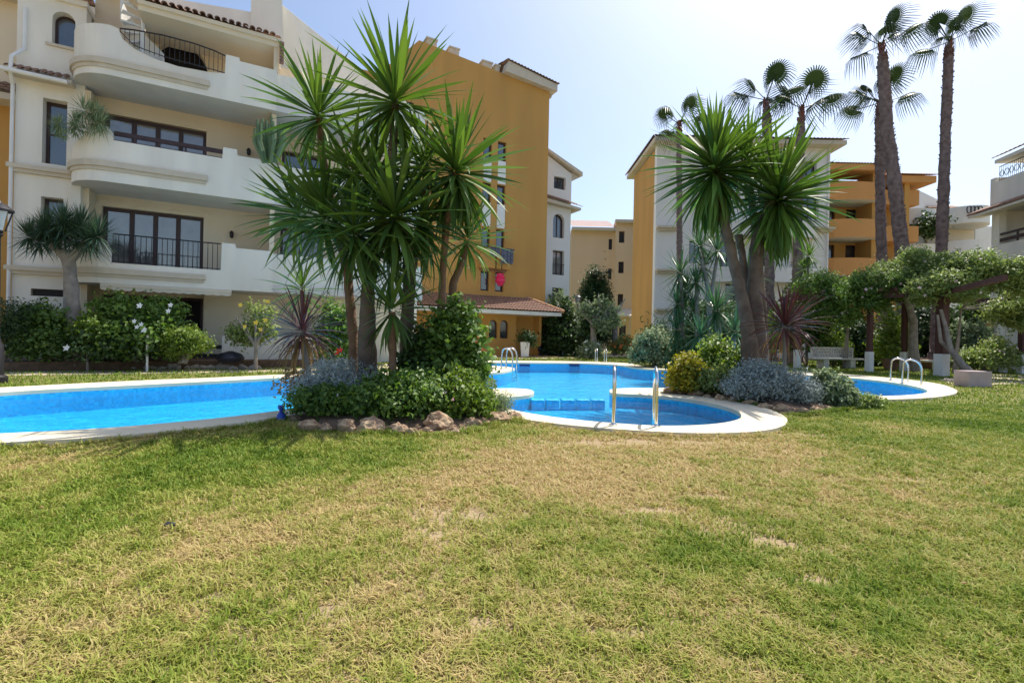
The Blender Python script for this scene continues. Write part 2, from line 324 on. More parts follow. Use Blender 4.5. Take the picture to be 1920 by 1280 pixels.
# ------------------------------------------------------------------ outlines of pool, coping and islands
def spline(pts, sub=5, closed=True):
    pts = [Vector((p[0], p[1])) for p in pts]; out = []; n = len(pts)
    for i in range(n if closed else n - 1):
        g = (lambda k: pts[k % n]) if closed else (lambda k: pts[min(max(k, 0), n - 1)])
        a, b, c, d = g(i - 1), g(i), g(i + 1), g(i + 2)
        ta, tb, tc_ = 0, max(1e-6, (b - a).length ** .5), 0
        tb_ = tb; t1 = tb_; t2 = t1 + max(1e-6, (c - b).length ** .5); t3 = t2 + max(1e-6, (d - c).length ** .5)
        for k in range(sub):
            t = t1 + (t2 - t1) * k / sub
            if t1 < 1e-3 or t3 - t2 < 1e-3: out.append(b.lerp(c, k / sub)); continue
            A1 = a * (t1 - t) / t1 + b * t / t1; A2 = b * (t2 - t) / (t2 - t1) + c * (t - t1) / (t2 - t1); A3 = c * (t3 - t) / (t3 - t2) + d * (t - t2) / (t3 - t2)
            B1 = A1 * (t2 - t) / t2 + A2 * t / t2; B2 = A2 * (t3 - t) / (t3 - t1) + A3 * (t - t1) / (t3 - t1)
            out.append(B1 * (t2 - t) / (t2 - t1) + B2 * (t - t1) / (t2 - t1))
    if not closed: out.append(pts[-1])
    return [(p.x, p.y) for p in out]
def inpoly(x, y, poly):
    x = np.asarray(x, float); y = np.asarray(y, float); ins = np.zeros(x.shape, bool); n = len(poly)
    for i in range(n):
        x1, y1 = poly[i]; x2, y2 = poly[(i + 1) % n]
        if y1 == y2: continue
        c = ((y1 > y) != (y2 > y)) & (x < (x2 - x1) * (y - y1) / (y2 - y1) + x1); ins ^= c
    return ins
ZC = 0.05
WPX = [(-330, 762), (0, 735.5), (250, 722), (400, 714.5), (550, 707), (750, 702), (880, 700.5), (935, 698), (961, 693), (965, 690.5), (955, 688), (925, 685.5), (885, 683.5), (858, 681.5), (862, 680), (900, 679.5), (1000, 679.8),
       (1100, 681), (1160, 684), (1190, 689), (1225, 692), (1300, 695), (1400, 699), (1490, 702), (1570, 706), (1650, 713.5), (1705, 722), (1737, 730.5), (1733, 736.5), (1690, 741), (1620, 742), (1560, 740), (1480, 732), (1380, 725), (1300, 725.5), (1240, 727), (1165, 727.5), (1146, 729.5), (1143, 733), (1150, 737),
       (1200, 739.5), (1260, 744), (1325, 754), (1375, 767), (1390, 778), (1380, 787), (1330, 795), (1240, 797.5), (1130, 791), (1030, 780), (962, 768), (930, 758), (925, 751), (940, 745.5), (975, 742.5), (996, 739), (1001, 734), (990, 729.5), (960, 727.5), (900, 729), (800, 733), (700, 742), (610, 754), (530, 768), (400, 784), (200, 801.5), (0, 812), (-330, 826)]
OPX = [(-380, 748), (0, 726), (250, 713.5), (400, 707.5), (550, 701), (750, 696), (880, 694.5), (920, 692.5), (928, 690.5), (920, 688.5), (880, 686.5), (835, 684), (828, 680.5), (845, 677), (900, 676), (1000, 676.2),
       (1100, 677.5), (1175, 680.5), (1205, 685.5), (1240, 688), (1310, 691), (1400, 694.5), (1490, 697.5), (1580, 701), (1665, 707.5), (1745, 716.5), (1788, 728), (1792, 737), (1750, 744.5), (1680, 748), (1600, 749), (1530, 747), (1450, 740), (1370, 733), (1310, 732), (1262, 733), (1238, 734.5), (1244, 737),
       (1300, 741.5), (1370, 751), (1430, 763), (1470, 779), (1476, 790), (1463, 800), (1420, 808), (1330, 811.5), (1230, 808.5), (1100, 799.5), (1000, 788), (925, 773), (893, 761), (880, 751), (890, 743), (915, 738.5), (928, 735), (900, 734.5), (800, 739.5), (710, 750), (630, 763), (540, 779), (400, 798.5), (200, 818), (0, 829.5), (-380, 846)]
WATER = spline([G(x, y, ZC) for x, y in WPX], 4); OUTER = spline([G(x, y, ZC) for x, y in OPX], 4)
ISL_L = spline([G(x, y) for x, y in [(540, 787), (583, 806), (660, 811), (760, 814), (850, 812), (920, 796), (972, 786), (955, 780), (893, 763), (882, 750), (890, 741), (800, 741), (700, 752), (620, 765)]], 4)
ISL_R = spline([G(x, y) for x, y in [(1246, 737), (1300, 743.5), (1370, 753), (1430, 766), (1478, 780), (1540, 772), (1600, 766), (1645, 762), (1630, 752), (1530, 749), (1450, 742), (1370, 735), (1310, 734), (1262, 735)]], 4)

def fill(loops, extra=None, keep=None, z=0.0):
    """constrained triangulation of loops; keep(x,y) decides which triangles stay"""
    V = []; E = []
    for lp in loops:
        i = len(V); n = len(lp); V += [Vector(p) for p in lp]; E += [(i + k, i + (k + 1) % n) for k in range(n)]
    if extra is not None: V += [Vector(p) for p in extra]
    vo, _, fo, *_ = delaunay_2d_cdt(V, E, [], 0, 1e-5)
    v = np.array([(p.x, p.y) for p in vo]); f = np.array([t for t in fo if len(t) == 3]); c = v[f].mean(1)
    f = f[keep(c[:, 0], c[:, 1])]
    a = v[f[:, 0]]; b = v[f[:, 1]]; d = v[f[:, 2]]; cr = (b[:, 0] - a[:, 0]) * (d[:, 1] - a[:, 1]) - (b[:, 1] - a[:, 1]) * (d[:, 0] - a[:, 0])
    f[cr < 0] = f[cr < 0][:, ::-1]
    return np.column_stack([v, np.full(len(v), z)]), f
def structure(o): o['kind'] = 'structure'; return o

# ground
gx, gy = np.meshgrid(np.arange(-12, 14, .22), np.arange(.6, 12, .22)); ex = np.column_stack([gx.ravel(), gy.ravel()]) + rng.uniform(-.05, .05, (gx.size, 2))
gx, gy = np.meshgrid(np.arange(-40, 60, 2.3), np.arange(-10, 70, 2.3)); ex2 = np.column_stack([gx.ravel(), gy.ravel()]); ex2 = ex2[~((ex2[:, 0] > -12.3) & (ex2[:, 0] < 14.2) & (ex2[:, 1] > .4) & (ex2[:, 1] < 12.2))]
V, Fc = fill([[(-600, -300), (600, -300), (600, 900), (-600, 900)], OUTER], np.vstack([ex, ex2]), lambda x, y: ~inpoly(x, y, OUTER))
dr = dryness(V[:, 0], V[:, 1]); br_ = bare(V[:, 0], V[:, 1])
lawn = structure(np_obj('ground', V, Fc, 'lawn', attrs={'dry': np.clip(dr * 0.5 + 0.05 + 0.35 * br_, 0, 1)}))
# coping
V, Fc = fill([OUTER, WATER], None, lambda x, y: inpoly(x, y, OUTER) & ~inpoly(x, y, WATER), ZC)
n = len(V); V2 = V.copy(); V2[:, 2] = ZC - 0.05
def loop_strip(lp, z0, z1, flip=False):
    n = len(lp); v = np.array([(x, y, z0) for x, y in lp] + [(x, y, z1) for x, y in lp]); k = np.arange(n); k2 = (k + 1) % n
    f = np.column_stack([k, k2, k2 + n, k + n]); return v, (f[:, ::-1] if flip else f)
def join(parts_):
    V = []; Fl = {}; o = 0
    for v, f in parts_: V.append(v); Fl.setdefault(f.shape[1], []).append(f + o); o += len(v)
    return np.vstack(V), [np.vstack(x) for x in Fl.values()]
a = loop_strip(OUTER, -0.05, ZC); b = loop_strip(WATER, ZC - 0.06, ZC)
Vj, Fj = join([(V, Fc), a, b]); structure(np_obj('pool_coping', Vj, Fj, 'coping'))
# basin, water
DEEP = -0.36; SHAL = -0.22
Vb, Fb = fill([WATER], None, lambda x, y: inpoly(x, y, WATER), DEEP)
Vj, Fj = join([(Vb, Fb), loop_strip(WATER, DEEP, ZC - 0.06)]); structure(np_obj('pool_basin', Vj, Fj, 'pool_tile'))
Vw = Vb.copy(); Vw[:, 2] = -0.065; structure(np_obj('pool_water', Vw, Fb, 'water'))
SMALL = spline([G(x, y, ZC) for x, y in [(1001, 738), (1143, 737), (1150, 738.5), (1200, 741), (1260, 745.5), (1325, 755), (1373, 768), (1388, 778), (1378, 786), (1330, 794), (1240, 796.5), (1130, 790), (1030, 779), (962, 767), (932, 758), (928, 751), (940, 746.5), (975, 743.5)]], 3)
Vs, Fs_ = fill([SMALL], None, lambda x, y: inpoly(x, y, SMALL), SHAL); structure(np_obj('paddling_pool_floor', Vs, Fs_, 'pool_tile'))
# divider blocks between the big pool and the small one
dv = thing('pool_divider', 'row of five blue tiled blocks standing in the gap between big pool and small pool', 'pool divider', (*G(1068, 748), -0.6))
for x in (1008, 1035, 1064, 1092, 1120):
    c = G(x, 750, -.05); part('block', 'pool_tile', dv, lambda b: b.rbox(c, .245, .26, -.6, -.03, 2), bevel=.02)
# islands soil
for nm, lp in (('planted_island_soil', ISL_L), ('planted_island_soil', ISL_R)):
    cen = np.mean(np.array(lp), 0); pp = np.array(lp)
    rings = [(pp * (1 - t) + cen * t) for t in (0, .12, .35, .7)]; zz = [0.006, .07, .14, .18]; n = len(pp)
    Vv = np.vstack([np.column_stack([r, np.full(n, z)]) for r, z in zip(rings, zz)] + [np.array([[*cen, .2]])])
    fs = []
    for r in range(3):
        k = np.arange(n); k2 = (k + 1) % n; fs.append(np.column_stack([r * n + k, r * n + k2, (r + 1) * n + k2, (r + 1) * n + k]))
    k = np.arange(n); k2 = (k + 1) % n; t3 = np.column_stack([3 * n + k, 3 * n + k2, np.full(n, 4 * n)])
    structure(np_obj(nm, Vv, [np.vstack(fs), t3], 'soil', smooth=True))
# path, bed, terrace
def sheet(name, pts, m, z, px=True):
    q = [G(*p) for p in pts] if px else pts
    return structure(part(name, m, None, lambda b: b.prism(q, -0.02, z)))
sheet('garden_path', [(-500, 730), (0, 705), (300, 700.5), (560, 696.5), (760, 691), (830, 676.5), (940, 672.5), (1090, 672.5), (1200, 668), (1330, 668), (1330, 664), (1200, 664.5), (1080, 666), (1040, 669), (860, 670), (760, 681), (560, 689.5), (300, 693.5), (0, 697.5), (-500, 716)], 'path_pave', .012)
PV = Fac(G(1010, 668), 28)
structure(part('terrace', 'terrace_tile', None, lambda b: b.fbox(PV, -9.5, .35, -6, 1.6, -.02, .06)))
sheet('flower_bed', [(-500, 716), (0, 697), (300, 693), (560, 689), (700, 680), (700, 676), (560, 678), (-500, 680)], 'soil', .24)
sheet('garden_path', [(1788, 722), (2300, 716), (2300, 695), (1900, 699), (1830, 704), (1760, 712)], 'path_pave', .016)
sheet('paved_square', [(1540, 682), (2300, 690), (2300, 676), (1560, 672)], 'path_pave', .014)

# ------------------------------------------------------------------ grass blades (stuff)
def grass_points(n, y0, y1, pw):
    u = rng.random(n * 3); k = 2 - pw        # density ~ Y^-pw over a widening strip
    Y = (y0 ** k + u * (y1 ** k - y0 ** k)) ** (1 / k); X = rng.uniform(-1, 1, n * 3) * (1.10 * Y + .9)
    ok = ~inpoly(X, Y, OUTER) & ~inpoly(X, Y, ISL_L) & ~inpoly(X, Y, ISL_R); b = bare(X, Y)
    ok &= rng.random(n * 3) > np.clip(b * 1.25, 0, .97); ok &= rng.random(n * 3) < .35 + 1.1 * vnoise(X, Y, .055, 31); X, Y = X[ok][:n], Y[ok][:n]; return X, Y
def blades(name, label, X, Y, hs, ws):
    n = len(X); d = dryness(X, Y); d = np.clip(d + rng.normal(0, .13, n) + .12 * (rng.random(n) > .85), 0, 1)
    tuft = vnoise(X, Y, .09, 8); big = vnoise(X, Y, .45, 9)
    h = hs * rng.uniform(.45, 1.15, n) * (.55 + .5 * tuft + .35 * big) * (1.15 - .45 * d); w = ws * rng.uniform(.7, 1.35, n)
    near = np.ones(n)
    az = rng.uniform(0, 2 * np.pi, n); ln = h * rng.uniform(.35, 1.7, n) * (.6 + .8 * d); dx, dy = np.cos(az), np.sin(az)
    fa = az + rng.uniform(.9, 2.2, n); px_, py_ = np.cos(fa) * w / 2, np.sin(fa) * w / 2
    z0 = np.full(n, -.003); V = np.empty((n, 5, 3))
    V[:, 0] = np.column_stack([X - px_, Y - py_, z0]); V[:, 1] = np.column_stack([X + px_, Y + py_, z0])
    mx, my, mz = X + dx * ln * .35, Y + dy * ln * .35, h * .68
    V[:, 2] = np.column_stack([mx + px_ * .85, my + py_ * .85, mz]); V[:, 3] = np.column_stack([mx - px_ * .85, my - py_ * .85, mz])
    V[:, 4] = np.column_stack([X + dx * ln, Y + dy * ln, h * rng.uniform(.75, 1.0, n)])
    i = np.arange(n)[:, None] * 5; q = i + np.array([0, 1, 2, 3]); t = i + np.array([3, 2, 4])
    o = np_obj(name, V.reshape(-1, 3), [q, t], 'grass', attrs={'dry': np.concatenate([d, d])}); return tag(o, label, 'grass', kind='stuff')
X, Y = grass_points(330000, 1.35, 9.0, 1.45)
blades('grass', 'short patchy lawn grass, part green and part dried, in front of the pool', X, Y, .042 + .0012 * Y, .0030 + .00125 * Y)
X, Y = grass_points(60000, 7.5, 30, 1.2); 
blades('grass', 'green lawn grass growing beyond the pool', X, Y, .05 + .001 * Y, .0035 + .0016 * Y)
# longer shaded grass along the coping on the left and round the islands
def fringe():
    xs = []; ys = []
    for lp, lo, hi in ((OUTER, .01, .14), (ISL_L, .02, .2), (ISL_R, .02, .16)):
        p = np.array(lp); q = np.roll(p, -1, 0); L = np.linalg.norm(q - p, axis=1); m = ((p[:, 1] < 9) & (np.abs(p[:, 0]) < p[:, 1] * 1.2 + 1)); w = L * m; w = w / w.sum()
        k = rng.choice(len(p), 9000, p=w); t = rng.random(9000)[:, None]; c = p[k] * (1 - t) + q[k] * t; dd = (q[k] - p[k]) / L[k][:, None]; nn = np.column_stack([dd[:, 1], -dd[:, 0]])
        off = rng.uniform(lo, hi, 9000)[:, None]
        for sgn in (1, -1):
            c2 = c + nn * off * sgn; ok = ~inpoly(c2[:, 0], c2[:, 1], OUTER) & ~inpoly(c2[:, 0], c2[:, 1], ISL_L) & ~inpoly(c2[:, 0], c2[:, 1], ISL_R); ok &= vnoise(c2[:, 0], c2[:, 1], .35, 21) > .42
            xs.append(c2[ok, 0]); ys.append(c2[ok, 1])
    return np.concatenate(xs), np.concatenate(ys)
X, Y = fringe(); blades('grass', 'longer uncut grass along the rim of the coping and rocks', X, Y, .085 + 0 * Y, .006 + .0006 * Y)

# ------------------------------------------------------------------ building helpers
def wall(b, F, s0, s1, z0, z1, n0, n1, holes=()):
    """wall slab with rectangular or arched openings; holes: (s0,s1,z0,z1[,arch])"""
    ss = sorted({s0, s1, *[h[0] for h in holes], *[h[1] for h in holes]}); zs = sorted({z0, z1, *[h[2] for h in holes], *[h[3] for h in holes]})
    w = F.w
    for i in range(len(ss) - 1):
        for j in range(len(zs) - 1):
            cs, cz = (ss[i] + ss[i + 1]) / 2, (zs[j] + zs[j + 1]) / 2
            if any(h[0] < cs < h[1] and h[2] < cz < h[3] for h in holes): continue
            a, c, d, e = ss[i], ss[i + 1], zs[j], zs[j + 1]
            b.quad(w(a, n1, d), w(c, n1, d), w(c, n1, e), w(a, n1, e)); b.quad(w(c, n0, d), w(a, n0, d), w(a, n0, e), w(c, n0, e))
    def rev(a, d, c, e): b.quad(w(a, n1, d), w(a, n0, d), w(c, n0, e), w(c, n1, e))
    rev(s0, z0, s0, z1); rev(s1, z1, s1, z0); rev(s0, z1, s1, z1); rev(s1, z0, s0, z0)
    for h in holes:
        a, c, d, e = h[:4]; rev(c, d, c, e); rev(a, e, a, d); rev(a, d, c, d)
        if len(h) > 4 and h[4]:
            r = (c - a) / 2; m_ = (a + c) / 2; rz = min(r, e - d - .05) if h[4] is True else h[4]; K = 12
            pt = [(m_ - r * math.cos(math.pi * k / K), e - rz + rz * math.sin(math.pi * k / K)) for k in range(K + 1)]
            for k in range(K):
                (p0, q0), (p1, q1) = pt[k], pt[k + 1]
                b.quad(w(p0, n1, q0), w(p1, n1, q1), w(p1, n1, e), w(p0, n1, e)); b.quad(w(p1, n1, q1), w(p0, n1, q0), w(p0, n0, q0), w(p1, n0, q1))
        else: rev(c, e, a, e)
def window(F, parent, s0, s1, z0, z1, n, cols=2, rows=1, t=.07, fm='dark_wood', gm='window_glass', arch=False, d=.07, name='window', midrail=None):
    b = MB(); e = .004
    s0, s1, z0, z1 = s0 + e, s1 - e, z0 + e, z1 - e
    if arch:
        K = 12; r = (s1 - s0) / 2; m_ = (s0 + s1) / 2; zr = z1 - r
        def arc(ri, k): return (m_ - ri * math.cos(math.pi * k / K), zr + ri * math.sin(math.pi * k / K))
        for k in range(K): b.fpoly(F, [arc(r - t, k), arc(r - t, k + 1), arc(r, k + 1), arc(r, k)], n, n + d)
        b.fbox(F, s0, s0 + t, n, n + d, z0, zr); b.fbox(F, s1 - t, s1, n, n + d, z0, zr); b.fbox(F, s0 + t, s1 - t, n, n + d, z0, z0 + t)
        if cols > 1: b.fbox(F, m_ - t * .4, m_ + t * .4, n + .005, n + d - .005, z0 + t, z1 - t)
        fo = b.build(name, fm, parent); g = MB(); g.fpoly(F, [(s0 + t * .6, z0 + t * .6), (s1 - t * .6, z0 + t * .6), (s1 - t * .6, zr)] + [arc(r - t * .6, k) for k in range(K - 1, 0, -1)] + [(s0 + t * .6, zr)], n + .015, n + .03); g.build('pane', gm, fo)
        return fo
    b.fbox(F, s0, s1, n, n + d, z1 - t, z1); b.fbox(F, s0, s1, n, n + d, z0, z0 + t); b.fbox(F, s0, s0 + t, n, n + d, z0 + t, z1 - t); b.fbox(F, s1 - t, s1, n, n + d, z0 + t, z1 - t)
    ww = (s1 - s0 - 2 * t) / cols; hh = (z1 - z0 - 2 * t) / rows; tm = t if cols <= 2 else t * 1.25
    for i in range(1, cols): b.fbox(F, s0 + t + ww * i - tm / 2, s0 + t + ww * i + tm / 2, n + .006, n + d - .004, z0 + t, z1 - t)
    for j in range(1, rows): b.fbox(F, s0 + t, s1 - t, n + .012, n + d - .01, z0 + t + hh * j - .02, z0 + t + hh * j + .02)
    if midrail: b.fbox(F, s0 + t, s1 - t, n + .012, n + d - .01, midrail - .04, midrail + .04)
    fo = b.build(name, fm, parent)
    for i in range(cols):
        for j in range(rows):
            g = MB(); g.fbox(F, s0 + t + ww * i, s0 + t + ww * (i + 1), n + .018, n + .03, z0 + t + hh * j, z0 + t + hh * (j + 1)); g.build('pane', gm, fo)
    return fo
def fpath(F, pts): return [F.w(s, n, 0)[:2] for s, n in pts]
def ribbon(b, F, path, th, zb, zt):
    """wall standing along a path of (s,n) points, thickness inward; zb/zt numbers or functions of the arc index"""
    k = len(path); fb = zb if callable(zb) else (lambda i: zb); ft = zt if callable(zt) else (lambda i: zt)
    inn = []
    for i in range(k):
        p0, p1 = path[max(i - 1, 0)], path[min(i + 1, k - 1)]; dx, dy = p1[0] - p0[0], p1[1] - p0[1]; l = math.hypot(dx, dy); inn.append((path[i][0] + dy / l * th, path[i][1] - dx / l * th))
    w = F.w
    for i in range(k - 1):
        a, c, e, f_ = path[i], path[i + 1], inn[i + 1], inn[i]
        b.hexa([w(*a, fb(i)), w(*c, fb(i + 1)), w(*e, fb(i + 1)), w(*f_, fb(i)), w(*a, ft(i)), w(*c, ft(i + 1)), w(*e, ft(i + 1)), w(*f_, ft(i))])
def railing(F, parent, path, z0, z1, step=.12, m='iron', rails=(1.0, 0.06), r=.008, name='railing', tr=.02):
    b = MB(); pts = [Vector(F.w(s, n, 0)) for s, n in path]; L = [0]
    for i in range(1, len(pts)): L.append(L[-1] + (pts[i] - pts[i - 1]).length)
    fz = z0 if callable(z0) else (lambda t: z0)
    def at(t):
        for i in range(1, len(pts)):
            if t <= L[i] or i == len(pts) - 1: return pts[i - 1].lerp(pts[i], (t - L[i - 1]) / max(1e-6, L[i] - L[i - 1]))
    for q in rails:
        zz = z1 if q == 1.0 else None; rr = tr if q == 1.0 else .012
        b.tube([(p.x, p.y, zz if zz else fz(l) + q) for p, l in zip(pts, L)], rr, 6)
    for k in range(int(L[-1] / step) + 1):
        p = at(k * step); b.tube([(p.x, p.y, fz(k * step)), (p.x, p.y, z1)], r, 5, cap=False)
    return b.build(name, m, parent, smooth=True)
def corrugate(b, A, Bp, C, D, cols, rows, amp=.045, seg=4):
    """half-round tiles on the quad A-B (eave) to D-C (ridge)"""
    A, Bp, C, D = map(Vector, (A, Bp, C, D)); nrm = (Bp - A).cross(D - A).normalized()
    if nrm.z < 0: nrm = -nrm
    base = len(b.v); nc = cols * seg
    for r_ in range(rows):
        for e in (0, 1):
            v_ = (r_ + e) / rows; lift = .03 * (1 - e)
            L_, R_ = A.lerp(D, v_), Bp.lerp(C, v_)
            for c in range(nc + 1):
                h = abs(math.sin(math.pi * c / seg)) * amp if True else 0
                b.v.append(tuple(L_.lerp(R_, c / nc) + nrm * (h + lift)))
    W = nc + 1
    for r_ in range(rows):
        o = base + r_ * 2 * W
        for c in range(nc): b.f.append((o + c, o + c + 1, o + W + c + 1, o + W + c)); b.m.append(b.cm)
def tile_row(F, parent, s0, s1, n, z, step=.21, length=.42, r=.085, dz=.12, m='terracotta'):
    """separate half-round cover tiles along an eave, pointing out of the facade"""
    K = 6; v = []; f = []
    for e, (yy, zz, rr) in enumerate(((0, 0, r), (length, dz, r * .85))):
        for k in range(K + 1): a = math.pi * k / K; v.append((rr * math.cos(a), yy, zz + rr * math.sin(a))); 
        for k in range(K + 1): a = math.pi * k / K; v.append(((rr - .018) * math.cos(a), yy, zz + (rr - .018) * math.sin(a)))
    Q = K + 1
    for k in range(K): f += [(k, k + 1, 2 * Q + k + 1, 2 * Q + k), (Q + k + 1, Q + k, 3 * Q + k, 3 * Q + k + 1), (k + 1, k, Q + k, Q + k + 1)]
    me = bpy.data.meshes.new('roof_tile'); me.from_pydata(v, [], f); me.materials.append(M[m]); me.update()
    off = WORLD[parent.name]; cnt = int((s1 - s0) / step)
    for i in range(cnt + 1):
        o = bpy.data.objects.new('roof_tile', me); COL.objects.link(o); o.parent = parent; p = Vector(F.w(s0 + i * step, n + random.uniform(-.02, .02), z)) - off
        o.location = p; o.rotation_euler = (random.uniform(-.03, .03), 0, R(F.deg) + random.uniform(-.03, .03))

# ------------------------------------------------------------------ 1. left apartment building
FA = Fac((-13.54, 13.36), 28)
A = thing('apartment_building', 'white and cream apartment building on the left with three curved balconies and brown window doors', 'building', FA.w(3, 0, 0))
part('tower_wall', 'white_stucco', A, lambda b: wall(b, FA, -.3, 1.16, -.05, 10.35, -.5, 0, [(.26, .78, 5.72, 7.55), (.26, .74, 3.55, 4.78), (.09, .80, 1.98, 2.18), (.42, .92, 9.12, 10.08, True)]))
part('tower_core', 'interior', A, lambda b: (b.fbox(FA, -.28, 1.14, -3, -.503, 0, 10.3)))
part('tower_side', 'white_stucco', A, lambda b: b.fbox(FA, -.3, -.281, -4, -.502, -.05, 10.35))
window(FA, A, .26, .78, 5.72, 7.55, -.34, 1, 2); window(FA, A, .26, .74, 3.55, 4.78, -.34, 1, 1)
window(FA, A, .42, .92, 9.12, 10.08, -.3, 1, 1, arch=True, t=.045)
part('louvre', 'iron', A, lambda b: [b.fbox(FA, .1, .79, -.2, -.1, 2.0 + k * .035, 2.02 + k * .035) for k in range(5)])
part('window_sill', 'moulding', A, lambda b: b.fbox(FA, .30, 1.0, 0, .06, 9.04, 9.11))
part('cornice', 'moulding', A, lambda b: (b.fbox(FA, -.42, 1.1, .0, .16, 5.46, 5.58), b.fbox(FA, -.38, 1.1, 0, .1, 5.36, 5.46)))
part('cornice', 'moulding', A, lambda b: (b.fbox(FA, -.42, 1.1, .0, .16, 2.66, 2.78), b.fbox(FA, -.38, 1.1, 0, .1, 2.56, 2.66)))
part('corner_pier', 'white_stucco', A, lambda b: b.fbox(FA, .93, 1.14, .0, .12, 2.8, 5.36))
part('eave_shelf', 'moulding', A, lambda b: b.fbox(FA, -.45, .95, 0, .34, 7.96, 8.06))
tile_row(FA, A, -.36, .86, .40, 8.08, step=.16, length=.42, r=.07, dz=.22)
part('downpipe', 'white_paint', A, lambda b: b.tube([FA.w(-.12, .09, 9.9), FA.w(-.12, .09, 8.75), FA.w(-.26, .42, 8.35), FA.w(-.28, .42, 7.95), FA.w(-.33, .1, 7.7), FA.w(-.33, .1, .1)], .045, 8), smooth=True)
part('gutter', 'white_paint', A, lambda b: b.tube([FA.w(-1.6, .46, 7.99), FA.w(.9, .46, 7.93)], .06, 8), smooth=True)
part('tower_top', 'white_stucco', A, lambda b: b.fbox(FA, -.42, 1.2, -3.1, .1, 10.35, 10.5))
corr = MB(); corrugate(corr, FA.w(-.6, .35, 10.52), FA.w(1.35, .35, 10.52), FA.w(.9, -2, 11.5), FA.w(-.1, -2, 11.5), 10, 4); corr.build('tower_roof_tiles', 'terracotta', A, kind='stuff')
# recessed wall
part('recessed_wall', 'beige_stucco', A, lambda b: wall(b, FA, 1.16, 7.9, -.05, 10.35, -.9, -.6, [(1.46, 4.07, 3.0, 4.83), (1.46, 4.1, 5.7, 7.66), (1.5, 4.1, .08, 2.16), (2.6, 4.12, 8.7, 10.4, 1.0), (6.35, 7.7, 3.0, 4.8), (6.35, 7.7, 5.75, 7.5)]))
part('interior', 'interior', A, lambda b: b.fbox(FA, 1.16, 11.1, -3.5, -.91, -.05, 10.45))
part('side_return', 'beige_stucco', A, lambda b: b.fbox(FA, 1.161, 1.30, -.598, .0, 0, 8.0))
window(FA, A, 1.46, 4.07, 3.0, 4.83, -.82, 4, 1, t=.10, gm='curtained_glass', name='glazed_door')
window(FA, A, 1.46, 4.1, 5.7, 7.66, -.82, 4, 1, t=.10, gm='curtained_glass', name='glazed_door')
window(FA, A, 1.5, 4.1, .08, 2.16, -.86, 3, 1, t=.08, gm='interior', name='glazed_door')
window(FA, A, 6.35, 7.7, 3.0, 4.8, -.82, 2, 1, t=.09, name='glazed_door'); window(FA, A, 6.35, 7.7, 5.75, 7.5, -.82, 2, 1, t=.09, name='glazed_door')
part('lintel', 'beige_stucco', A, lambda b: b.fbox(FA, 1.35, 4.35, -.6, -.56, 4.95, 5.02))
# balconies
QC = [(1.95 - 1.0 * math.cos(math.pi / 2 * k / 10), 1.1 * math.sin(math.pi / 2 * k / 10)) for k in range(11)]
FRONT = QC + [(2.05 + .05 * k, 1.1) for k in range(0, 82)]      # s 2.05 .. 6.1
def slab(b, zb, zt, s_end=11.0, path=QC):
    poly = [FA.w(s, n, 0)[:2] for s, n in path] + [FA.w(s_end, 1.1, 0)[:2], FA.w(s_end, -.62, 0)[:2], FA.w(path[0][0], -.62, 0)[:2]]
    b.prism(poly, zb, zt)
def off_path(path, d):
    out = []
    for i, p in enumerate(path):
        a, c = path[max(i - 1, 0)], path[min(i + 1, len(path) - 1)]; dx, dy = c[0] - a[0], c[1] - a[1]; l = math.hypot(dx, dy); out.append((p[0] - dy / l * d, p[1] + dx / l * d))
    return out
def topfn(knots):
    def f(s):
        for (a, za), (c, zc) in zip(knots, knots[1:]):
            if s <= c: return za + (zc - za) * (s - a) / max(1e-6, c - a)
        return knots[-1][1]
    return f
LV = [dict(zb=8.12, zt=8.42, band=(8.40, 8.55), kn=[(0, 9.42), (1.95, 9.50), (2.12, 9.46), (2.22, 9.2), (2.5, 9.0), (2.95, 8.86), (3.5, 8.80), (4.2, 8.84), (4.68, 8.92), (4.70, 9.50), (5.05, 9.50), (5.07, 9.40), (6.1, 9.40)]),
      dict(zb=5.17, zt=5.45, band=(5.57, 5.73), kn=[(0, 6.05), (1.0, 6.1), (1.2, 6.3), (1.45, 6.42), (1.6, 6.66), (2.04, 6.70), (2.06, 6.34), (4.66, 6.34), (4.68, 6.68), (5.04, 6.68), (5.06, 6.50), (6.1, 6.50)]),
      dict(zb=2.36, zt=2.62, band=(2.62, 2.77), kn=[(0, 3.55), (2.04, 3.52), (2.06, 2.94), (4.68, 2.94), (4.70, 3.78), (5.05, 3.78), (5.07, 3.66), (6.1, 3.66)])]
for i, lv in enumerate(LV):
    bal = part('balcony', 'soffit', A, lambda b: slab(b, lv['zb'], lv['zt'] - .02))
    f = topfn(lv['kn']); par = [p for p in FRONT]; 
    dense = []
    for p, q in zip(par, par[1:]):
        dense.append(p)
    dense.append(par[-1])
    # exact step positions for the parapet top
    ks = [k[0] for k in lv['kn'] if 2.05 < k[0] < 6.1]; dense = sorted({(round(s, 4), round(n, 4)) for s, n in dense} | {(k, 1.1) for k in ks}, key=lambda p: (p[0], p[1]))
    part('parapet', 'white_stucco', bal, lambda b: ribbon(b, FA, off_path(dense, .012), .16, lv['zb'] + .004, lambda j: f(dense[j][0])), smooth=True)
    bp = [p for p in off_path(QC + [(2.3, 1.1), (4.3, 1.1)], .10)]
    part('moulding', 'moulding', bal, lambda b: (ribbon(b, FA, bp, .085, *lv['band']), ribbon(b, FA, off_path(QC + [(2.3, 1.1), (4.25, 1.1)], .05), .035, lv['band'][0] - .1, lv['band'][0] - .002)), smooth=True)
    # second unit, set back a little
    part('parapet', 'white_stucco', bal, lambda b: (b.fbox(FA, 6.104, 11.0, .86, 1.02, lv['zb'] + .004, lv['kn'][-1][1] - .06), b.fbox(FA, 10.84, 11.0, -.6, .86, lv['zb'] + .004, lv['kn'][-1][1] - .06)))
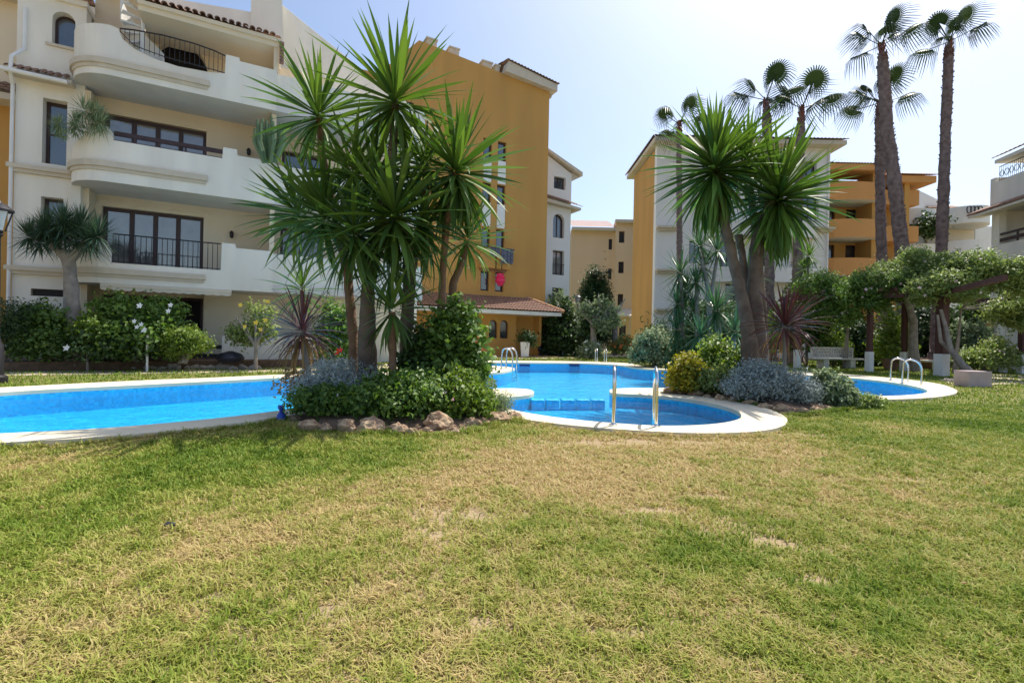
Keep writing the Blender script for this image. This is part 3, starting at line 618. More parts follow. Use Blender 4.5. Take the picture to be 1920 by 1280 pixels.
part('partition_wall', 'beige_stucco', A, lambda b: b.fbox(FA, 5.98, 6.12, -.6, .9, 5.45, 8.1))
part('partition_wall', 'beige_stucco', A, lambda b: b.fbox(FA, 5.98, 6.12, -.6, .9, 2.62, 5.16))
railing(FA, A, [(2.14 + .1 * k, 1.1) for k in range(26)], lambda t: f3(t), 9.50) if False else None
f3 = topfn(LV[0]['kn'])
railing(FA, A, [(2.16, 1.1), (2.5, 1.22), (3.2, 1.34), (3.9, 1.32), (4.4, 1.2), (4.68, 1.05)], lambda t: f3(2.16 + t * .95) + .005, 9.48, rails=(1.0, .04))
def rails2(b):
    b.fbox(FA, 2.06, 4.66, 1.0, 1.06, 6.50, 6.62); b.fbox(FA, 2.06, 4.66, 1.0, 1.05, 6.35, 6.38)
    for s in (2.5, 3.05, 3.7, 4.2): b.fbox(FA, s, s + .05, 1.01, 1.05, 6.34, 6.5)
part('railing', 'dark_wood', A, rails2)
railing(FA, A, [(2.08, 1.0), (4.66, 1.0)], 2.945, 3.76, step=.125, rails=(1.0, .05), r=.009)
# ground floor
part('awning', 'awning_cloth', A, lambda b: (b.fbox(FA, 1.85, 4.98, 1.02, 1.16, 2.27, 2.355), [b.fpoly(FA, [(1.85 + .24 * k, 2.27), (1.85 + .24 * k, 2.20), (1.85 + .24 * k + .05, 2.175), (1.85 + .24 * k + .12, 2.165), (1.85 + .24 * k + .19, 2.175), (1.85 + .24 * (k + 1), 2.20), (1.85 + .24 * (k + 1), 2.27)], 1.13, 1.145) for k in range(13)]))
part('ground_wall', 'beige_stucco', A, lambda b: b.fbox(FA, 4.16, 8.6, -.598, -.2, .0, 2.35))
part('low_wall', 'white_stucco', A, lambda b: (wall(b, FA, 4.75, 8.9, .0, .95, .9, 1.1, [(5.0, 5.35, .74, .86)])))
part('low_wall', 'iron', A, lambda b: (b.fbox(FA, 3.95, 4.745, .95, 1.0, .55, .67), b.fbox(FA, 3.95, 4.745, .95, 1.0, .28, .40)))
part('plinth', 'moulding', A, lambda b: b.fbox(FA, -.3, 4.74, .75, .95, 0, .12))
for s, z in ((4.85, 4.35), (5.3, 7.2)): 
    lf = part('wall_lamp', 'iron', A, lambda b: (b.fbox(FA, s, s + .06, -.6, -.42, z, z + .05), b.lathe(FA.w(s + .03, -.42, z - .14), [(.03, 0), (.06, .04), (.06, .16), (.075, .17), (.02, .24)], 8)))
# roof over third balcony
part('eave', 'beige_stucco', A, lambda b: (b.fbox(FA, 2.55, 6.2, -.6, 1.15, 10.12, 10.36), b.fbox(FA, 2.55, 6.22, 1.15, 1.22, 10.27, 10.38)))
tile_row(FA, A, 2.62, 6.12, 1.30, 10.42, step=.185, length=.5, r=.08, dz=.22)
corr = MB(); corrugate(corr, FA.w(2.55, 1.0, 10.50), FA.w(6.2, 1.0, 10.50), FA.w(6.2, -.6, 11.3), FA.w(2.55, -.6, 11.3), 20, 4); corr.build('roof_tiles', 'terracotta', A, kind='stuff')
part('verge', 'terracotta', A, lambda b: [b.fbox(FA, 6.15, 6.28, 1.12, 1.22, 9.62 + k * .1, 9.70 + k * .1) for k in range(7)])
part('verge_wall', 'beige_stucco', A, lambda b: b.fbox(FA, 6.0, 6.14, -.6, 1.1, 9.36, 10.12))
part('upper_parapet', 'white_stucco', A, lambda b: (b.fpoly(FA, [(2.6, 10.3), (5.3, 10.3), (5.3, 12.0), (2.6, 11.62)], -1.0, -.6)))
part('chimney', 'white_stucco', A, lambda b: b.fbox(FA, 5.3, 6.26, -1.3, -.55, 10.3, 13.6))
part('gable_wall', 'white_stucco', A, lambda b: b.fpoly(FA, [(6.27, 0), (11.2, 0), (11.2, 10.25), (9.5, 11.0), (6.27, 12.75)], -1.5, -.9), bevel=.01)
part('gable_moulding', 'moulding', A, lambda b: b.fpoly(FA, [(7.6, 10.05), (10.6, 9.0), (10.6, 9.12), (7.6, 10.17)], -.9, -.82))
part('upper_terrace_block', 'beige_stucco', A, lambda b: (b.fbox(FA, 1.2, 2.3, -1.4, -.62, 10.36, 11.4), b.fbox(FA, 1.05, 2.5, -1.6, .3, 11.4, 11.6)))
part('side_wall', 'white_stucco', A, lambda b: b.fbox(FA, 11.2, 11.4, -9, -.9, 0, 10.2))
# white spiral stair on the top balcony
sc = FA.w(2.55, .45, 0)
st = part('spiral_stair', 'white_paint', A, lambda b: b.tube([(sc[0], sc[1], 8.42), (sc[0], sc[1], 11.8)], .05, 10), smooth=True)
for k in range(15):
    a0 = k * .42 + .4; z = 8.6 + k * .2
    def step_(b): b.prism([(sc[0] + .04 * math.cos(a0), sc[1] + .04 * math.sin(a0)), (sc[0] + .5 * math.cos(a0), sc[1] + .5 * math.sin(a0)), (sc[0] + .5 * math.cos(a0 + .44), sc[1] + .5 * math.sin(a0 + .44))], z, z + .04)
    part('step', 'white_paint', st, step_)
def stringer(b):
    K = 40; pr = None
    for k in range(K + 1):
        a0 = .4 + 15 * .42 * k / K; z = 8.6 + 3.0 * k / K; q = [(sc[0] + r_ * math.cos(a0), sc[1] + r_ * math.sin(a0), z + dz) for r_, dz in ((.5, -.06), (.53, -.06), (.53, .62), (.5, .62))]
        if pr: b.hexa([pr[0], q[0], q[1], pr[1], pr[3], q[3], q[2], pr[2]])
        pr = q
part('stringer', 'white_paint', st, stringer)

# 2. neighbour block at the far left
FN = Fac((-16.0, 15.6), 28)
Nb = thing('apartment_building', 'orange and cream block with tiled roof just visible behind the far left edge', 'building', FN.w(0, 0, 0))
part('wall', 'orange_stucco', Nb, lambda b: wall(b, FN, -3, 3.2, 0, 8.3, -.3, 0, [(.2, 1.0, 5.0, 7.0), (-1.6, -.6, 5.0, 7.0)]))
part('wall', 'beige_stucco', Nb, lambda b: wall(b, FN, -3, 3.2, 8.3, 11.6, -.3, 0, [(.0, .9, 9.3, 10.5), (1.5, 2.3, 9.3, 10.5)]))
window(FN, Nb, .2, 1.0, 5.0, 7.0, -.25, 1, 1); window(FN, Nb, .0, .9, 9.3, 10.5, -.25, 2, 1); window(FN, Nb, 1.5, 2.3, 9.3, 10.5, -.25, 2, 1)
part('eave', 'moulding', Nb, lambda b: b.fbox(FN, -3, 3.2, 0, .7, 8.15, 8.35))
part('eave', 'moulding', Nb, lambda b: b.fbox(FN, -3, 3.2, 0, .6, 11.5, 11.75))
corr = MB(); corrugate(corr, FN.w(-3, .75, 8.37), FN.w(3.2, .75, 8.37), FN.w(3.2, 0, 8.9), FN.w(-3, 0, 8.9), 28, 3); corrugate(corr, FN.w(-3, .65, 11.77), FN.w(3.2, .65, 11.77), FN.w(3.2, -2, 12.7), FN.w(-3, -2, 12.7), 28, 5); corr.build('roof_tiles', 'terracotta', Nb, kind='stuff')

# ------------------------------------------------------------------ 3. orange tower, centre
FB = Fac(G(1020, 667), 28)
B = thing('apartment_building', 'tall plain orange block in the centre with two columns of narrow windows', 'building', FB.w(-5, 0, 0))
wA = [(-4.34, -3.80, z, z + 1.12) for z in (11.3, 8.78, 6.2, 3.72)]; wB = [(-3.42, -2.88, z, z + 1.12) for z in (11.3, 8.78, 6.2, 3.72)]
part('wall', 'orange_stucco', B, lambda b: wall(b, FB, -11.6, 0, -.1, 14.4, -.5, 0, wA + wB))
part('gable_wall', 'orange_stucco', B, lambda b: (b.fpoly(FB, [(-10.3, 14.4), (0, 14.4), (0, 16.25), (-2.9, 16.35), (-8.2, 16.75)], -.5, 0)))
part('side_wall', 'orange_stucco', B, lambda b: b.fbox(FB, -.2, -.002, -9, -.502, -.1, 16.0))
part('body', 'interior', B, lambda b: b.fbox(FB, -11.5, -.21, -9, -.9, 0, 14))
for h in wA + wB:
    window(FB, B, *h, -.22, 1, 1, t=.09, gm='window_glass')
for c in ((-4.34, -3.80), (-3.42, -2.88)):
    for z0_, z1_ in ((9.95, 11.28), (7.4, 8.76)): part('white_panel', 'white_paint', B, lambda b: b.fbox(FB, c[0] + .02, c[1] - .02, 0, .04, z0_, z1_))
    part('lintel', 'terrace_tile', B, lambda b: b.fbox(FB, c[0] - .1, c[1] + .1, .0, .12, 4.86, 5.02))
part('balcony_box', 'orange_stucco', B, lambda b: (b.fbox(FB, -4.55, -3.65, 0, .45, 4.98, 6.15), b.fbox(FB, -3.55, -2.72, 0, .45, 4.98, 6.15)))
part('eave', 'moulding', B, lambda b: b.fpoly(FB, [(-3.2, 16.35), (.35, 16.1), (.35, 16.5), (-3.0, 17.0)], -.3, .35))
part('side_eave', 'moulding', B, lambda b: b.fbox(FB, .002, .35, -8, -.302, 16.0, 16.3))
corr = MB(); corrugate(corr, FB.w(-3.15, .45, 17.0), FB.w(.45, .45, 16.5), FB.w(.45, -3.5, 17.6), FB.w(-3.15, -3.5, 18.0), 17, 5); corr.build('roof_tiles', 'terracotta', B, kind='stuff')
for s, wd, z in ((-7.7, .55, 16.7), (-6.4, .55, 16.6), (-4.4, .6, 16.42), (-3.6, .28, 16.4)):
    part('chimney', 'moulding', B, lambda b: (b.fbox(FB, s, s + wd, -.75, -.2, z - .5, z + .42), b.fbox(FB, s - .05, s + wd + .05, -.8, -.15, z + .42, z + .5)))
# 4. white block beside it
FC = Fac(FB.w(0, -1.5, 0)[:2], 28)
C_ = thing('apartment_building', 'white block with sloping roof and one arched window, right of the orange block', 'building', FC.w(1.5, 0, 0))
part('wall', 'cool_stucco', C_, lambda b: wall(b, FC, -.2, 2.8, -.1, 11.7, -.5, 0, [(1.42, 2.34, 10.88, 11.69), (1.42, 2.30, 7.68, 9.25, True), (1.44, 2.33, 5.25, 6.85), (1.46, 2.33, 3.15, 4.4)]))
part('gable_wall', 'cool_stucco', C_, lambda b: b.fpoly(FC, [(-.2, 11.7), (2.8, 11.7), (2.8, 12.05), (-.2, 13.45)], -.5, 0))
part('side_wall', 'cool_stucco', C_, lambda b: b.fbox(FC, 2.6, 2.802, -7, -.502, -.1, 11.9))
window(FC, C_, 1.42, 2.34, 10.88, 11.69, -.3, 2); window(FC, C_, 1.42, 2.30, 7.68, 9.25, -.3, 2, arch=True); window(FC, C_, 1.44, 2.33, 5.25, 6.85, -.3, 2, gm='curtained_glass'); window(FC, C_, 1.46, 2.33, 3.15, 4.4, -.3, 2)
railing(FC, C_, [(1.44, .03), (2.33, .03)], 5.3, 5.95, step=.12)
part('roof_edge', 'moulding', C_, lambda b: (b.fpoly(FC, [(-.2, 13.45), (3.5, 11.95), (3.5, 12.2), (-.2, 13.62)], -4, .28), b.fpoly(FC, [(2.8, 11.6), (3.45, 11.95), (2.8, 12.15)], -4, 0)))
part('cornice', 'moulding', C_, lambda b: (b.fpoly(FC, [(-.2, 9.85), (3.3, 9.6), (3.3, 9.75), (-.2, 10.1)], 0, .45), b.fbox(FC, 2.8, 3.3, -7, 0, 9.6, 9.8)))
corr = MB(); corrugate(corr, FC.w(-.2, .5, 10.12), FC.w(3.4, .5, 9.80), FC.w(2.9, 0, 10.15), FC.w(-.2, 0, 10.5), 16, 2); corr.build('roof_tiles', 'terracotta', C_, kind='stuff')
# 5. beige block far behind
FD = Fac(G(1120, 655), 0)
D_ = thing('apartment_building', 'peach beige block with low tiled roof seen in the gap between the orange blocks', 'building', FD.w(0, 0, 0))
part('wall', 'peach_stucco', D_, lambda b: wall(b, FD, -3, 1.55, 0, 12.5, -.5, 0, [(.96, 1.34, z, z + 1.12) for z in (10.5, 7.4)]))
part('wall', 'peach_stucco', D_, lambda b: wall(b, FD, 1.552, 4.2, 0, 13.3, -.5, .7, [(1.88, 2.46, z, z + 1.2) for z in (11.1, 7.95, 4.6)] + [(2.1, 2.8, .5, 2.6)]))
for z in (10.5, 7.4): window(FD, D_, .96, 1.34, z, z + 1.12, -.2, 1)
for z in (11.1, 7.95, 4.6): window(FD, D_, 1.88, 2.46, z, z + 1.2, .4, 2)
window(FD, D_, 2.1, 2.8, .5, 2.6, .4, 1, name='door')
part('eave', 'moulding', D_, lambda b: (b.fbox(FD, -3, 1.55, 0, .7, 12.35, 12.65), b.fbox(FD, 1.4, 4.2, .7, 1.2, 13.1, 13.4)))
corr = MB(); corrugate(corr, FD.w(-3, .75, 12.67), FD.w(1.5, .75, 12.67), FD.w(1.5, -3, 14.2), FD.w(-3, -3, 14.2), 20, 6); corr.build('roof_tiles', 'roof_pale', D_, kind='stuff')
part('porch_roof', 'moulding', D_, lambda b: b.hexa([FD.w(1.2, 2.4, 3.35), FD.w(4.2, 2.4, 3.35), FD.w(4.2, .7, 3.9), FD.w(1.2, .7, 3.9), FD.w(1.2, 2.4, 3.5), FD.w(4.2, 2.4, 3.5), FD.w(4.2, .7, 4.3), FD.w(1.2, .7, 4.3)]))
part('porch_column', 'moulding', D_, lambda b: b.lathe(FD.w(2.9, 2.2, 0), [(.16, 0), (.16, .2), (.1, .25), (.1, 3.1), (.17, 3.2), (.17, 3.35)], 10), smooth=True)
# ------------------------------------------------------------------ 6. right block: orange end and white front
FE = Fac((0, 34), 0)
E_ = thing('apartment_building', 'white fronted block with an orange left end, behind the palms and the tall yucca', 'building', FE.w(15, 0, 0))
part('orange_wall', 'orange_stucco', E_, lambda b: b.fbox(FE, 10.0, 10.3, -6.4, -.502, -.1, 14.75))
part('white_wall', 'cool_stucco', E_, lambda b: wall(b, FE, 10.0, 22.25, -.1, 14.9, -.5, .05, [(12.4, 13.4, 6.6, 8.2), (14.6, 15.8, 6.4, 8.2), (17.3, 18.5, 6.3, 8.2), (19.6, 20.6, 6.6, 8.0), (17.3, 18.5, 10.4, 12), (20.2, 21.3, 12.9, 14.0), (20.3, 21.5, 9.9, 11.8), (13, 14.2, 10, 11.8), (19.4, 20.8, 3.0, 5.2), (15, 16.6, 3.0, 5.2)]))
for h in [(12.4, 13.4, 6.6, 8.2), (14.6, 15.8, 6.4, 8.2), (17.3, 18.5, 6.3, 8.2), (19.6, 20.6, 6.6, 8.0), (17.3, 18.5, 10.4, 12), (20.2, 21.3, 12.9, 14.0), (20.3, 21.5, 9.9, 11.8), (13, 14.2, 10, 11.8), (19.4, 20.8, 3.0, 5.2), (15, 16.6, 3.0, 5.2)]: window(FE, E_, *h, -.3, 2)
part('side_wall', 'cool_stucco', E_, lambda b: b.fbox(FE, 22.0, 22.252, -5, -.502, 0, 14.9))
part('downpipe', 'white_paint', E_, lambda b: b.tube([FE.w(22.1, .15, 14.9), FE.w(22.1, .15, 0)], .06, 6), smooth=True)
part('roof_edge', 'moulding', E_, lambda b: (b.fbox(FE, 9.6, 22.9, -7.4, .8, 14.9, 15.2)), bevel=.02)
corr = MB(); corrugate(corr, FE.w(9.5, .92, 15.22), FE.w(23.0, .92, 15.22), FE.w(22.6, -5, 17.0), FE.w(12.3, -5, 17.0), 52, 6); corr.build('roof_tiles', 'terracotta', E_, kind='stuff')
corr = MB(); corrugate(corr, FE.w(9.5, .9, 15.22), FE.w(9.5, -7.5, 15.22), FE.w(12.3, -5, 17.0), FE.w(12.3, -4.9, 17.0), 34, 6, amp=.06); corr.build('roof_tiles', 'terracotta', E_, kind='stuff')
for s0_, s1_, z in ((10.0, 11.5, 8.95), (10.0, 11.5, 5.95), (10.0, 11.3, 3.2), (20.8, 22.4, 9.1)):
    part('ledge', 'moulding', E_, lambda b: (b.fbox(FE, s0_, s1_, .05, .6, z, z + .14), b.fbox(FE, s0_ + .1, s1_ - .1, .05, .4, z - .14, z)))
def curvebal(F, parent, s0, s1, n0, bulge, z0, z1, m, th=.15, k=14, slabm='soffit'):
    pts = [(s0 + (s1 - s0) * i / k, n0 + bulge * math.sin(math.pi * i / k) ** .6) for i in range(k + 1)]
    bal = MB(); bal.prism([F.w(a, n, 0)[:2] for a, n in pts] + [F.w(s1, n0 - 1.6, 0)[:2], F.w(s0, n0 - 1.6, 0)[:2]], z0, z0 + .22); o = bal.build('balcony', slabm, parent)
    b = MB(); ribbon(b, F, off_path(pts, .01), th, z0 + .004, z1); b.build('parapet', m, o, smooth=True); return o
for z in (5.4, 8.6):
    curvebal(FE, E_, 13.5, 21.5, .05, 1.2, z - .15, z + .9, 'cool_stucco')
    railing(FE, E_, [(19.0, 1.0), (21.0, .8)], z + .9, z + 1.25)
# 7. orange block with curved balconies
FH = Fac((0, 37), 0)
H_ = thing('apartment_building', 'orange block with stacked curved balconies behind the twin palm trunks', 'building', FH.w(28, 0, 0))
part('back_wall', 'orange_stucco', H_, lambda b: wall(b, FH, 23.2, 31.6, 0, 14.3, -2.2, -1.8, [(s, s + 1.3, z, z + 1.9) for s in (24.6, 26.8) for z in (7.2, 10.1, 4.2)]))
for s in (24.6, 26.8):
    for z in (7.2, 10.1, 4.2): window(FH, H_, s, s + 1.3, z, z + 1.9, -2.05, 2, t=.08)
for z0_, z1_ in ((12.05, 13.4), (9.2, 10.6), (6.3, 7.65), (3.3, 4.7)):
    curvebal(FH, H_, 24.1, 28.2, .2, .55, z0_, z1_, 'balcony_orange')
    part('balcony_end', 'balcony_orange', H_, lambda b: b.fbox(FH, 28.25, 31.5, -1.79, -.4, z0_, z1_ - .2))
part('pier', 'orange_stucco', H_, lambda b: b.fbox(FH, 27.55, 28.25, -1.795, .0, 0, 14.3))
part('pier', 'orange_stucco', H_, lambda b: b.fbox(FH, 30.1, 30.5, -.38, -.1, 0, 14.2))
part('pier', 'orange_stucco', H_, lambda b: b.fbox(FH, 23.2, 24.05, -1.795, .0, 0, 14.3))
part('fascia', 'balcony_orange', H_, lambda b: (b.fbox(FH, 23.4, 28.6, -1.6, .7, 14.3, 14.75), b.fbox(FH, 28.6, 32.2, -2, .3, 13.6, 14.1)))
corr = MB(); corrugate(corr, FH.w(23.4, .75, 14.77), FH.w(28.7, .75, 14.77), FH.w(28.7, -5, 15.9), FH.w(23.4, -5, 15.9), 24, 5); corrugate(corr, FH.w(28.7, .5, 14.12), FH.w(32.4, .5, 14.12), FH.w(31.4, -4, 15.3), FH.w(28.7, -4, 15.3), 18, 5); corr.build('roof_tiles', 'roof_pale', H_, kind='stuff')
# 8. white terraced block
FI = Fac((0, 40), 0)
I_ = thing('apartment_building', 'white terraced block with rounded balconies between the palms on the right', 'building', FI.w(36, 0, 0))
h = FI.hit
def sz(px, py, off=0, F=FI): return F.hit(px, py, off)
part('wall', 'cool_stucco', I_, lambda b: wall(b, FI, sz(1700, 400)[0], sz(1880, 400)[0], 0, sz(1720, 392)[1], -2.0, -1.5, [(sz(1712, 0)[0], sz(1745, 0)[0], 8.6, 10.6), (sz(1800, 0)[0], sz(1838, 0)[0], 8.6, 10.4), (sz(1712, 0)[0], sz(1745, 0)[0], 5.4, 7.4)]))
for a_, b_, c_, d_ in ((1712, 1745, 8.6, 10.6), (1800, 1838, 8.6, 10.4), (1712, 1745, 5.4, 7.4)): window(FI, I_, sz(a_, 0)[0], sz(b_, 0)[0], c_, d_, -1.8, 2)
part('terrace_wall', 'cool_stucco', I_, lambda b: b.fpoly(FI, [sz(1694, 392), sz(1694, 350), sz(1735, 328), sz(1765, 345), sz(1800, 362), sz(1800, 392)], -2.6, -2.0))
part('chimney', 'cool_stucco', I_, lambda b: b.fbox(FI, sz(1733, 0)[0], sz(1745, 0)[0], -2.9, -2.3, 14, 15.3))
part('penthouse', 'cool_stucco', I_, lambda b: b.fbox(FI, sz(1780, 0)[0], sz(1850, 0)[0], -3.5, -1.6, 11.8, 13.0))
corr = MB(); corrugate(corr, FI.w(sz(1778, 0)[0], -1.3, 13.0), FI.w(sz(1853, 0)[0], -1.3, 13.0), FI.w(sz(1853, 0)[0], -4, 14.0), FI.w(sz(1790, 0)[0], -4, 14.0), 18, 4); corr.build('roof_tiles', 'roof_pale', I_, kind='stuff')
for (a_, b_, zt, zb) in ((1700, 1772, 392, 423), (1700, 1790, 458, 486)): curvebal(FI, I_, sz(a_, 0)[0], sz(b_, 0)[0], -.6, .9, sz(1730, zb)[1], sz(1730, zt)[1], 'cool_stucco')
for (a_, b_, zt, zb) in ((1775, 1862, 393, 424), (1775, 1870, 455, 480)):
    curvebal(FI, I_, sz(a_, 0)[0], sz(b_, 0)[0], -.4, 1.8, sz(1820, zb)[1], sz(1820, zt)[1], 'cool_stucco')
part('ornament', 'iron', I_, lambda b: [b.tube([FI.w(sz(1795 + 7 * k, 0)[0] + .18 * math.cos(q * .7), 1.42, sz(1805, 402)[1] + .3 * math.sin(q * .7)) for q in range(10)], .04, 5) for k in range(4)])
part('inner_wall', 'beige_stucco', I_, lambda b: b.fbox(FI, sz(1772, 0)[0], sz(1862, 0)[0], -1.35, -1.2, 5.8, sz(1820, 424)[1] - .02))
part('wall', 'cool_stucco', I_, lambda b: b.fbox(FI, sz(1850, 0)[0] + .8, sz(1990, 0)[0], -2.5, -1.4, 0, 11.5))
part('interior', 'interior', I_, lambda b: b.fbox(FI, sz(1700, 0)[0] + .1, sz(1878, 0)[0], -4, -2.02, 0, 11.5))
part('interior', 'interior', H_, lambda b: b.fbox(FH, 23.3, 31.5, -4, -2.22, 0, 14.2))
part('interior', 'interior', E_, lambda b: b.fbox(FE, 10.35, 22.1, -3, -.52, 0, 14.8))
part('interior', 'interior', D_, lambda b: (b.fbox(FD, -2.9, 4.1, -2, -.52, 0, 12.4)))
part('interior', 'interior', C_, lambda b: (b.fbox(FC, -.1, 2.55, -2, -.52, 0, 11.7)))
# 9. near right block, its wall runs away from us
FJ = Fac((24.0, 24.0), -100)
J_ = thing('apartment_building', 'white block with tiled eaves, dark railings and brown balcony rails at the right edge', 'building', FJ.w(1.5, 0, 0))
jz = lambda py, px=1860: FJ.hit(px, py)[1]
zpar_t, zpar_b = jz(345), jz(392); zrail = jz(441); zlow_t, zlow_b = jz(462), jz(494)
part('wall', 'white_stucco', J_, lambda b: wall(b, FJ, .0, 6.5, 0, zpar_b + .1, -1.9, -1.6, [(1.0, 2.3, zlow_t - .8, zlow_t + 1.5), (3.2, 4.6, zlow_t - .8, zlow_t + 1.5)]))
window(FJ, J_, 1.0, 2.3, zlow_t - .8, zlow_t + 1.5, -1.8, 2); window(FJ, J_, 3.2, 4.6, zlow_t - .8, zlow_t + 1.5, -1.8, 2)
part('parapet', 'white_stucco', J_, lambda b: (b.fbox(FJ, .0, 6.5, -.2, 0, zpar_b, zpar_t), b.fbox(FJ, -.3, 0, -1.9, .0, zpar_b, zpar_t + .25)))
part('balcony_floor', 'soffit', J_, lambda b: (b.fbox(FJ, -.2, 6.5, -1.59, -.02, zpar_b - .15, zpar_b + .1), b.fbox(FJ, -.2, 6.5, -1.59, -.02, zlow_b, zlow_b + .2)))
part('shelf', 'terracotta', J_, lambda b: (b.hexa([FJ.w(-.8, .7, zpar_b - .22), FJ.w(6.5, .7, zpar_b - .22), FJ.w(6.5, .0, zpar_b + .05), FJ.w(-.8, 0, zpar_b + .05), FJ.w(-.8, .7, zpar_b - .12), FJ.w(6.5, .7, zpar_b - .12), FJ.w(6.5, .0, zpar_b + .2), FJ.w(-.8, 0, zpar_b + .2)])))
part('shelf_underside', 'white_stucco', J_, lambda b: b.hexa([FJ.w(-.78, .66, zpar_b - .34), FJ.w(6.5, .66, zpar_b - .34), FJ.w(6.5, .0, zpar_b - .3), FJ.w(-.78, 0, zpar_b - .3), FJ.w(-.78, .66, zpar_b - .23), FJ.w(6.5, .66, zpar_b - .23), FJ.w(6.5, .0, zpar_b + .04), FJ.w(-.78, 0, zpar_b + .04)]))
part('pier', 'white_stucco', J_, lambda b: b.fbox(FJ, -.2, .25, -.35, -.02, 0, zpar_b - .16)); part('pier', 'white_stucco', J_, lambda b: b.fbox(FJ, -.2, -.001, -1.6, -.36, 0, zpar_b - .16))
part('parapet', 'white_stucco', J_, lambda b: b.fbox(FJ, .26, 6.5, -.18, 0, zlow_b, zlow_t))
part('railing', 'dark_wood', J_, lambda b: (b.fbox(FJ, .26, 6.5, -.12, -.06, zrail - .1, zrail), b.fbox(FJ, .26, 6.5, -.12, -.06, zrail - .42, zrail - .26), [b.fbox(FJ, 1.2 + 1.5 * k, 1.28 + 1.5 * k, -.11, -.07, zlow_t, zrail) for k in range(4)]))
railing(FJ, J_, [(.1, -.1), (3.5, -.1)], zpar_t, zpar_t + .75, step=.11)
part('curl_work', 'iron', J_, lambda b: [b.tube([FJ.w(.25 + .28 * k + .12 * math.cos(t * .7), -.1, zpar_t + .38 + .16 * math.sin(t * .7)) for t in range(10)], .014, 4) for k in range(11)])
part('penthouse', 'white_stucco', J_, lambda b: b.fbox(FJ, .7, 6.5, -5, -.7, zpar_b, jz(300) - .1))
corr = MB(); corrugate(corr, FJ.w(-.1, .12, jz(301)), FJ.w(6.5, .12, jz(301)), FJ.w(6.5, -2.6, jz(301) + 1.3), FJ.w(1.4, -2.6, jz(301) + 1.3), 26, 6); corr.build('roof_tiles', 'terracotta', J_, kind='stuff')
part('eave', 'white_stucco', J_, lambda b: (b.fbox(FJ, 0, 6.5, -3.4, .05, jz(303) - .2, jz(303) - .03)))
# orange garden wall far right with opening
FK = Fac((0, 24), 0)
K_ = thing('garden_wall', 'orange garden wall with a small opening behind the pergola on the far right', 'wall', FK.w(25, 0, 0))
part('wall', 'orange_stucco', K_, lambda b: wall(b, FK, 23.9, 29, 0, 2.35, -.3, 0, [(24.55, 25.0, 1.1, 2.1)]))
# ------------------------------------------------------------------ 10. pavilion
Pv = thing('pool_pavilion', 'low orange pool pavilion with brown tiled hip roof and two small arched windows', 'pavilion', PV.w(-3, 0, 0))
part('wall', 'orange_stucco', Pv, lambda b: wall(b, PV, -8, -1.55, .06, 2.45, -.25, 0, [(-3.28, -2.76, 1.02, 2.05, True), (-2.58, -2.06, 1.02, 2.05, True), (-4.9, -3.9, .06, 2.0)]))
part('wall', 'orange_stucco', Pv, lambda b: (b.fbox(PV, -1.549, .15, -.9, -.65, .06, 2.45), b.fbox(PV, -1.6, -1.55, -.9, -.251, .06, 2.45), b.fbox(PV, .0, .15, -.649, 0, .06, 2.45), b.fbox(PV, -.02, .15, -4, -.901, .06, 2.45)))
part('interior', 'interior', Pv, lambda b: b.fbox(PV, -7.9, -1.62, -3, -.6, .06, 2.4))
window(PV, Pv, -3.28, -2.76, 1.02, 2.05, -.2, 1, arch=True, t=.05); window(PV, Pv, -2.58, -2.06, 1.02, 2.05, -.2, 1, arch=True, t=.05); window(PV, Pv, -4.9, -3.9, .06, 2.0, -.2, 2, name='door')
part('eave', 'white_paint', Pv, lambda b: (b.fbox(PV, -9, .75, -5, 1.2, 2.36, 2.56)))
corr = MB(); corrugate(corr, PV.w(-9, 1.3, 2.58), PV.w(.85, 1.3, 2.58), PV.w(-1.3, -2.0, 3.95), PV.w(-9, -2.0, 3.95), 46, 11, amp=.05); corrugate(corr, PV.w(.85, 1.3, 2.58), PV.w(.85, -5.3, 2.58), PV.w(-1.3, -2.0, 3.95), PV.w(-1.31, -1.99, 3.95), 30, 11, amp=.05); corr.build('roof_tiles', 'terracotta', Pv, kind='stuff')
part('hip_tiles', 'roof_pale', Pv, lambda b: [b.tube([Vector(PV.w(.85, 1.3, 2.62)).lerp(Vector(PV.w(-1.3, -2, 4.0)), k / 13), Vector(PV.w(.85, 1.3, 2.66)).lerp(Vector(PV.w(-1.3, -2, 4.04)), (k + .9) / 13)], (.1, .08), 8) for k in range(13)], smooth=True)

# ------------------------------------------------------------------ plants
def leaf_blade(name, m, droop, width=.06, segs=5, fold=.25, twist=0.0, root=.5):
    """a strap leaf one metre long along +X"""
    v = []; f = []; x = z = 0; ang = 0.0
    for i in range(segs + 1):
        t = i / segs; wd = width / 2 * (root + (1 - root) * min(1, t / .3)) * (1 if t < .45 else max(.02, 1 - ((t - .45) / .55) ** 1.5)); tw = twist * t
        for k in (-1, 0, 1): yy = k * wd; zz = (abs(k) * fold * wd); v.append((x - math.sin(ang) * zz * -1 * 0, yy * math.cos(tw), z + zz + yy * math.sin(tw)))
        ang = -droop * (t ** 1.6); x += math.cos(ang) / segs; z += math.sin(ang) / segs
    for i in range(segs):
        a = i * 3; f += [(a, a + 3, a + 4, a + 1), (a + 1, a + 4, a + 5, a + 2)]
    me = bpy.data.meshes.new(name); me.from_pydata(v, [], f); me.materials.append(M[m]); me.polygons.foreach_set('use_smooth', [True] * len(f))
    at = me.attributes.new('rnd', 'FLOAT', 'FACE'); at.data.foreach_set('value', [0.0] * len(f)); me.update(); return me
YL = [leaf_blade('leaf', 'yucca_leaf', d, w_, 6, .35, tw) for d, w_, tw in ((.05, .066, .1), (.14, .070, -.3), (.25, .067, .35), (.45, .070, 0), (.8, .070, .3))]
